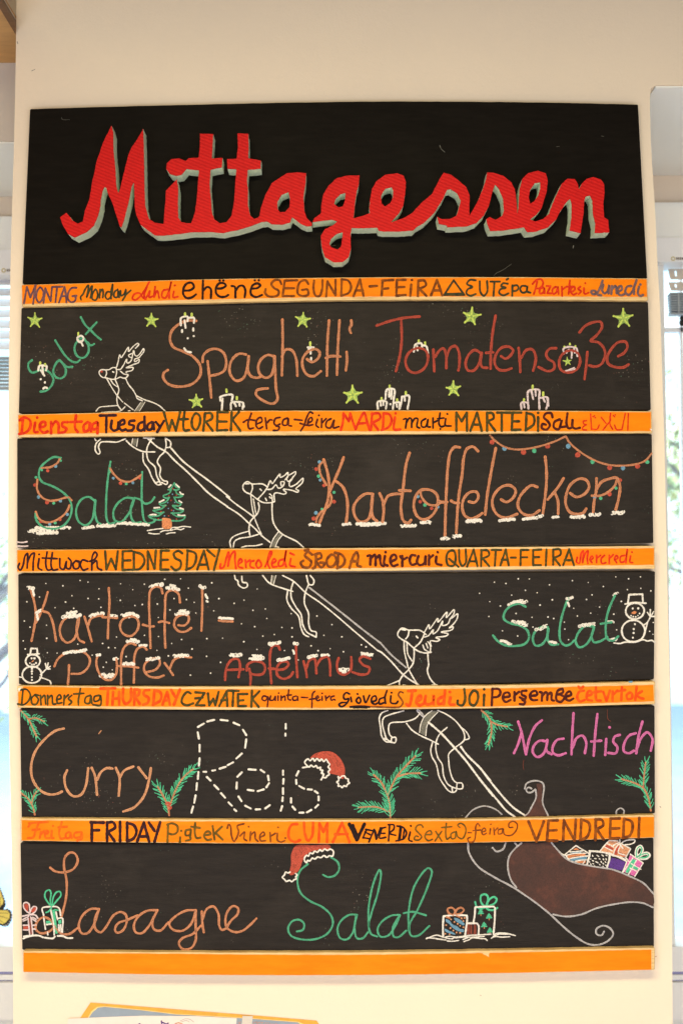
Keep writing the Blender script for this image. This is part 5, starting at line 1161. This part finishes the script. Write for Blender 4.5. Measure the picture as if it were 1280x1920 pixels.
e = part(pn, 'sleigh', 'curled prow of the sleigh')
fill('sleigh_body', P[2], 'sleigh_brown', '560,480 592,482 594,540 603,600 622,672;0,0' .split(';')[0] + ' 490,672 530,625 556,560 566,510', e)
strokes('outline', P[2], 'chalk_silver', 9, '530,508 512,500 498,515 508,530 530,530 552,512;490,508 500,478 550,460 595,472 605,500 600,545 596,590 630,672;555,515 558,560 535,610 510,655 490,672', e)
strokes('runner', P[2], 'chalk_silver', 8, '135,682 180,635 250,612 320,635 352,662;1038,660 1040,640 1065,625 1085,640 1082,660', e)

P = P3(1570); pn = panels[4]
e = part(pn, 'sleigh', 'big brown sleigh with curled runner')
fill('sleigh_body', P[2], 'sleigh_brown', '470,38 560,36 650,35 690,85 745,135 800,158 900,178 1020,198 1120,238 1200,280 1258,340 1258,410 1190,392 1100,388 1000,402 900,430 820,458 740,470 660,460 560,390 440,300 405,240 392,180 398,120 430,75', e)
strokes('outline', P[2], 'chalk_silver', 10, '470,35 425,75 395,120 390,190 410,260 440,300;650,33 690,80 740,130 800,155 900,175 1020,195 1120,235 1200,275 1260,338;660,462 740,475 830,462 920,425 1030,400 1130,388 1200,395 1258,420', e)
strokes('runner', P[2], 'chalk_silver', 10, '150,38 155,90 210,175 300,235 420,300 560,395 640,460 720,535 800,600 870,640 930,645 990,620 1020,580 1000,545 960,530 920,550 920,580 950,588 965,565;297,62 320,85 360,70 375,35;432,35 445,50', e)
word(pn, P, 'chalk_orange', 14, 'orange cursive word Lasagne', '207,182 235,203 290,210 345,190 372,140 355,98 325,92 295,120 290,180 305,260 302,360 275,475;240,530 200,565 150,575 120,550 130,505 165,480 200,490 225,525 270,575 320,580 370,545/500,430 450,430 400,470 378,530 395,575 430,575 465,530 500,432;498,435 475,490 478,550 510,570 540,540/540,540 590,465 630,448 660,465 665,510 640,560 605,572 595,550 615,515 670,495 730,468/850,437 790,440 735,475 708,530 720,570 755,575 800,530 848,440;848,442 820,500 828,550 865,560 915,510/1080,437 1020,440 950,480 920,520 945,555 1000,560 1050,520 1080,440;1080,440 1078,520 1078,620 1050,665 1000,670 978,635 1000,605 1060,580 1110,530/1115,445 1118,510 1127,570;1120,490 1145,430 1185,415 1215,460 1220,530 1235,555 1265,545/@1 -20,548 10,500 50,460 52,425 25,412 0,430 -22,480 -15,540 30,568 80,560 125,525 162,487')
word(pn, P, 'chalk_green', 12, 'green cursive word Salat wearing a santa hat', '@1 610,120 650,150 657,195 630,230 590,238 562,225;470,160 425,200 408,250 425,330 480,380 560,420 610,470 620,520 590,575 520,610 430,612 370,590 352,550 375,505 420,495 448,520 440,555 405,565/765,465 720,465 670,500 648,550 665,605 705,612 740,570 760,465;765,465 750,540 765,605 800,605 830,570/835,540 835,420 865,270 900,195 908,215 890,330 850,460 835,530 850,580 885,595/1020,465 970,470 910,510 888,555 905,595 950,590 990,540 1022,468;1020,470 980,540 985,595 1010,600 1060,560/1075,560 1075,440 1110,290 1190,185 1212,200 1190,290 1130,430 1078,530 1090,590 1130,590 1198,532;1045,455 1100,447 1178,468')
hat(P[1], pn, '400,50 500,47 605,50 600,70 540,75 480,90 445,130 415,200 380,225 362,225 370,160 372,100', '450,125 462,108 474,112 484,94 500,98 512,82 528,90 542,74 556,84 570,70 588,78 604,70 622,82 624,98 616,114 600,110 584,120 568,110 548,122 530,118 512,130 498,124 482,142 470,138 462,152 452,142 450,125', '365,208 350,214 338,208 330,226 318,240 330,252 342,264 360,258 376,266 388,254 402,250 398,236 408,228 396,216', '420,70 430,90;395,90 400,120;480,60 495,72;540,58 560,64;385,160 390,190;430,100 440,84')
# gifts lower left
G = (30, 1640, 9.14)
e = part(pn, 'gift', 'gift with red ribbon at the left edge')
fill('ribbon', G, 'chalk_rust', '222,740 252,740 285,1020 252,1020', e, smooth=False); fill('ribbon', G, 'chalk_hat', '130,885 215,885 215,935 130,935', e, smooth=False)
fill('bow', G, 'chalk_hat', '150,510 180,495 215,520 215,590 200,640 160,580', e); fill('bow', G, 'chalk_hat', '260,640 300,570 345,560 345,600 290,650', e)
strokes('box_outline', G, 'chalk_pink_white', 26, '118,712 230,690 340,695 378,745;212,745 240,1020;262,735 292,1020;130,868 215,865;130,945 225,948;280,870 350,862;295,930 345,935', e)
strokes('bow_outline', G, 'chalk_pink_white', 24, '240,660 200,640 140,570 135,500 175,475 225,500 240,580 235,680 260,600 310,545 355,555 350,610 300,660 240,690;120,770 220,715;130,795 200,765;255,725 300,770 350,800;290,730 350,765', e)
e = part(pn, 'gift', 'gift with green bow behind the L of Lasagne')
fill('ribbon', G, 'chalk_teal', '625,600 670,600 720,1010 680,1010', e, smooth=False); fill('ribbon', G, 'chalk_teal', '515,795 615,785 620,830 525,845', e, smooth=False); fill('ribbon', G, 'chalk_teal', '725,785 780,765 785,830 735,850', e, smooth=False)
strokes('box_outline', G, 'chalk_white', 27, '480,700 455,575 560,550 700,550 745,580 770,700;480,740 510,935;600,600 650,850 660,1030;690,640 715,770;720,750 795,745 800,985;530,855 620,842;735,860 745,965;770,860 780,980;545,985 550,1030', e)
strokes('bow', G, 'chalk_teal', 27, '610,560 592,450 602,300 570,262 515,290 498,370 540,460 610,545;622,545 640,400 700,300 755,290 775,350 700,450 630,535;610,570 570,625 520,650;670,600 730,610', e)
strokes('snow_line', G, 'chalk_white', 32, '130,1095 250,1050 400,1045 470,1075;140,1060 240,1045;500,1080 640,1090 670,1060;720,1050 800,1050 880,1085 970,1085', pn)
# gifts lower middle
G = (800, 1660, 7.11)
e = part(pn, 'gift', 'blue striped gift with orange bow')
fill('stripe', G, 'chalk_blue', '250,450 300,470 340,520 400,545 440,580 490,590 490,620 420,612 340,565 290,510 250,480', e); fill('stripe', G, 'chalk_blue', '235,575 260,585 300,610 340,620 380,655 300,640 240,608', e); fill('stripe', G, 'chalk_blue', '358,432 430,452 500,515 490,535 430,505 370,465', e)
dots('gift_dot', G, 'chalk_peach', 12, '460,440 500,435 485,475 365,488 408,514 440,540 485,558 255,530 312,570 350,602 393,628 442,634 243,645 300,652 320,455', e)
strokes('box_outline', G, 'chalk_white', 25, '215,675 212,540 220,412;220,412 380,395 530,402;530,402 535,450 508,665', e)
strokes('bow', G, 'chalk_orange', 24, '355,400 290,370 275,315 330,298 375,340 360,390;370,390 400,320 460,298 490,330 450,375 380,390;255,415 300,435;390,400 430,420', e)
e = part(pn, 'gift', 'small gift with rust red stripes')
fill('stripe', G, 'chalk_rust', '533,518 565,518 565,655 530,655', e, smooth=False); fill('stripe', G, 'chalk_rust', '575,520 600,520 600,655 575,655', e, smooth=False); fill('stripe', G, 'chalk_rust', '622,520 655,520 655,655 620,655', e, smooth=False)
strokes('box_outline', G, 'chalk_white', 24, '528,506 665,506;665,506 688,540 685,660', e)
e = part(pn, 'gift', 'tall gift patterned with little fir trees, green bow')
strokes('box_outline', G, 'chalk_white', 24, '642,292 635,400 620,492;650,290 760,285 890,283;905,300 902,450 885,650', e)
strokes('bow', G, 'chalk_teal', 26, '775,290 720,225 720,140 770,118 810,150 805,220 780,280;790,280 830,190 890,155 928,185 900,240 800,285;640,220 660,280 720,312 775,290;775,290 830,328 900,325 935,300', e)
for x, y in ((715, 358), (825, 415), (760, 530), (837, 603)):
    s_ = ';'.join('%d,%d %d,%d' % q for q in ((x, y - 35, x, y - 20), (x - 14, y - 18, x + 14, y - 20), (x - 24, y, x + 24, y - 4), (x - 32, y + 20, x + 34, y + 16), (x, y - 25, x, y + 20)))
    strokes('little_tree', G, 'chalk_teal', 17, s_, e); strokes('little_trunk', G, 'chalk_orange', 14, '%d,%d %d,%d' % (x + 2, y + 30, x + 2, y + 45), e)
strokes('snow_line', G, 'chalk_white', 17, '-10,712 90,672 140,665 200,685 250,700;0,700 90,705 150,715 250,728;250,690 300,680 400,690 560,668 720,660 850,650;260,705 340,712 360,695;380,700 480,690 640,690 760,680;270,742 340,745 420,735;490,750 560,725 600,700 720,710 780,715 800,735;540,700 480,722;855,705 900,685 1000,690 1100,685;890,660 930,640 990,635 1060,640 1120,655 1175,670;880,680 960,650;960,648 1080,652', pn)
# gifts on the sleigh
G = (1050, 1570, 7.11)
e = part(pn, 'gift', 'diamond shaped gift with orange and blue stripes on the sleigh')
fill('stripe', G, 'chalk_orange', '90,250 210,225 330,218 330,240 220,250 100,275', e); fill('stripe', G, 'chalk_orange', '200,322 340,312 325,345 230,340', e, smooth=False); fill('stripe', G, 'chalk_orange', '165,165 210,138 250,165 200,168', e, smooth=False)
fill('stripe', G, 'chalk_blue', '130,200 200,188 280,190 270,205 180,210', e); fill('stripe', G, 'chalk_blue', '130,298 250,270 350,262 345,288 240,298 160,312', e)
strokes('box_outline', G, 'chalk_white', 17, '60,230 205,110;205,110 380,215;60,230 125,315;110,288 240,262 360,248;80,240 180,215 340,212;125,195 300,180;200,320 260,306 350,300;320,320 300,350;55,240 0,215', e)
e = part(pn, 'gift', 'black gift with white dots on the sleigh')
strokes('box_outline', G, 'chalk_white', 26, '350,370 375,280 395,188;385,182 520,192 660,212;655,212 650,300 620,395', e)
strokes('gift_dot', G, 'chalk_white', 15, '425,240 430,252;485,240 510,255;550,235 570,250;605,235 620,245;455,282 475,284;515,285 525,290;568,288 575,300;605,285 610,300;400,285 402,290;425,310 440,315;470,325 500,340;540,322 545,335;595,325 602,335;380,325 390,330;400,355 408,365;430,350 440,355;520,360 525,368;565,345 575,355;600,370 605,372;450,382 455,384;565,385 568,388', e)
e = part(pn, 'gift', 'purple gift on the sleigh'); fill('box_front', G, 'chalk_purple', '680,268 770,290 865,325 850,380 830,440 730,430 632,400 650,340', e, smooth=False)
strokes('box_outline', G, 'chalk_white', 18, '668,215 800,280 885,322;885,322 828,462', e)
e = part(pn, 'gift', 'peach coloured gift with white bow on the sleigh')
fill('box_front', G, 'chalk_peach', '650,48 760,55 930,150 865,265 700,240 535,182 590,110', e, smooth=False)
fill('stripe', G, 'chalk_hat', '615,95 710,150 690,178 595,125', e, smooth=False); fill('stripe', G, 'chalk_hat', '745,130 790,110 750,235 710,228', e, smooth=False); fill('stripe', G, 'chalk_hat', '775,190 870,240 855,262 780,230', e, smooth=False)
strokes('box_outline', G, 'chalk_white', 18, '530,180 590,105 650,42;650,42 760,48;930,160 868,268;700,240 730,150 775,90;700,245 800,262 865,300;530,185 690,240;590,130 690,180;620,80 710,130;800,105 770,200 860,240;820,90 930,150;700,110 790,60;790,35 790,100', e)
strokes('bow', G, 'chalk_white', 18, '795,95 850,50 920,33 990,35 985,65 930,92 860,100;800,100 830,150', e)
e = part(pn, 'gift', 'pink gift with green bow, rightmost on the sleigh')
fill('box_front', G, 'chalk_pink', '925,235 1100,345 990,520 840,460', e, smooth=False)
fill('ribbon', G, 'chalk_teal', '960,285 1005,300 900,480 860,462', e, smooth=False); fill('ribbon', G, 'chalk_teal', '960,370 1040,410 1020,440 945,405', e, smooth=False)
strokes('box_outline', G, 'chalk_white', 17, '930,225 1010,280 1100,342;1100,342 990,518;965,270 900,370 828,465;1012,305 960,400 905,495;940,350 1070,425;925,410 1010,450;860,265 920,330', e)
strokes('bow_outline', G, 'chalk_white', 42, '1010,268 1010,190 1030,140 1062,120 1090,155 1070,220 1015,268;1020,268 1100,222 1160,215 1180,245 1140,280 1060,280', e)
strokes('bow', G, 'chalk_teal', 26, '1010,268 1010,190 1030,140 1062,122 1085,155 1065,220 1015,268 1100,222 1160,218 1172,245 1130,272 1050,275', e)
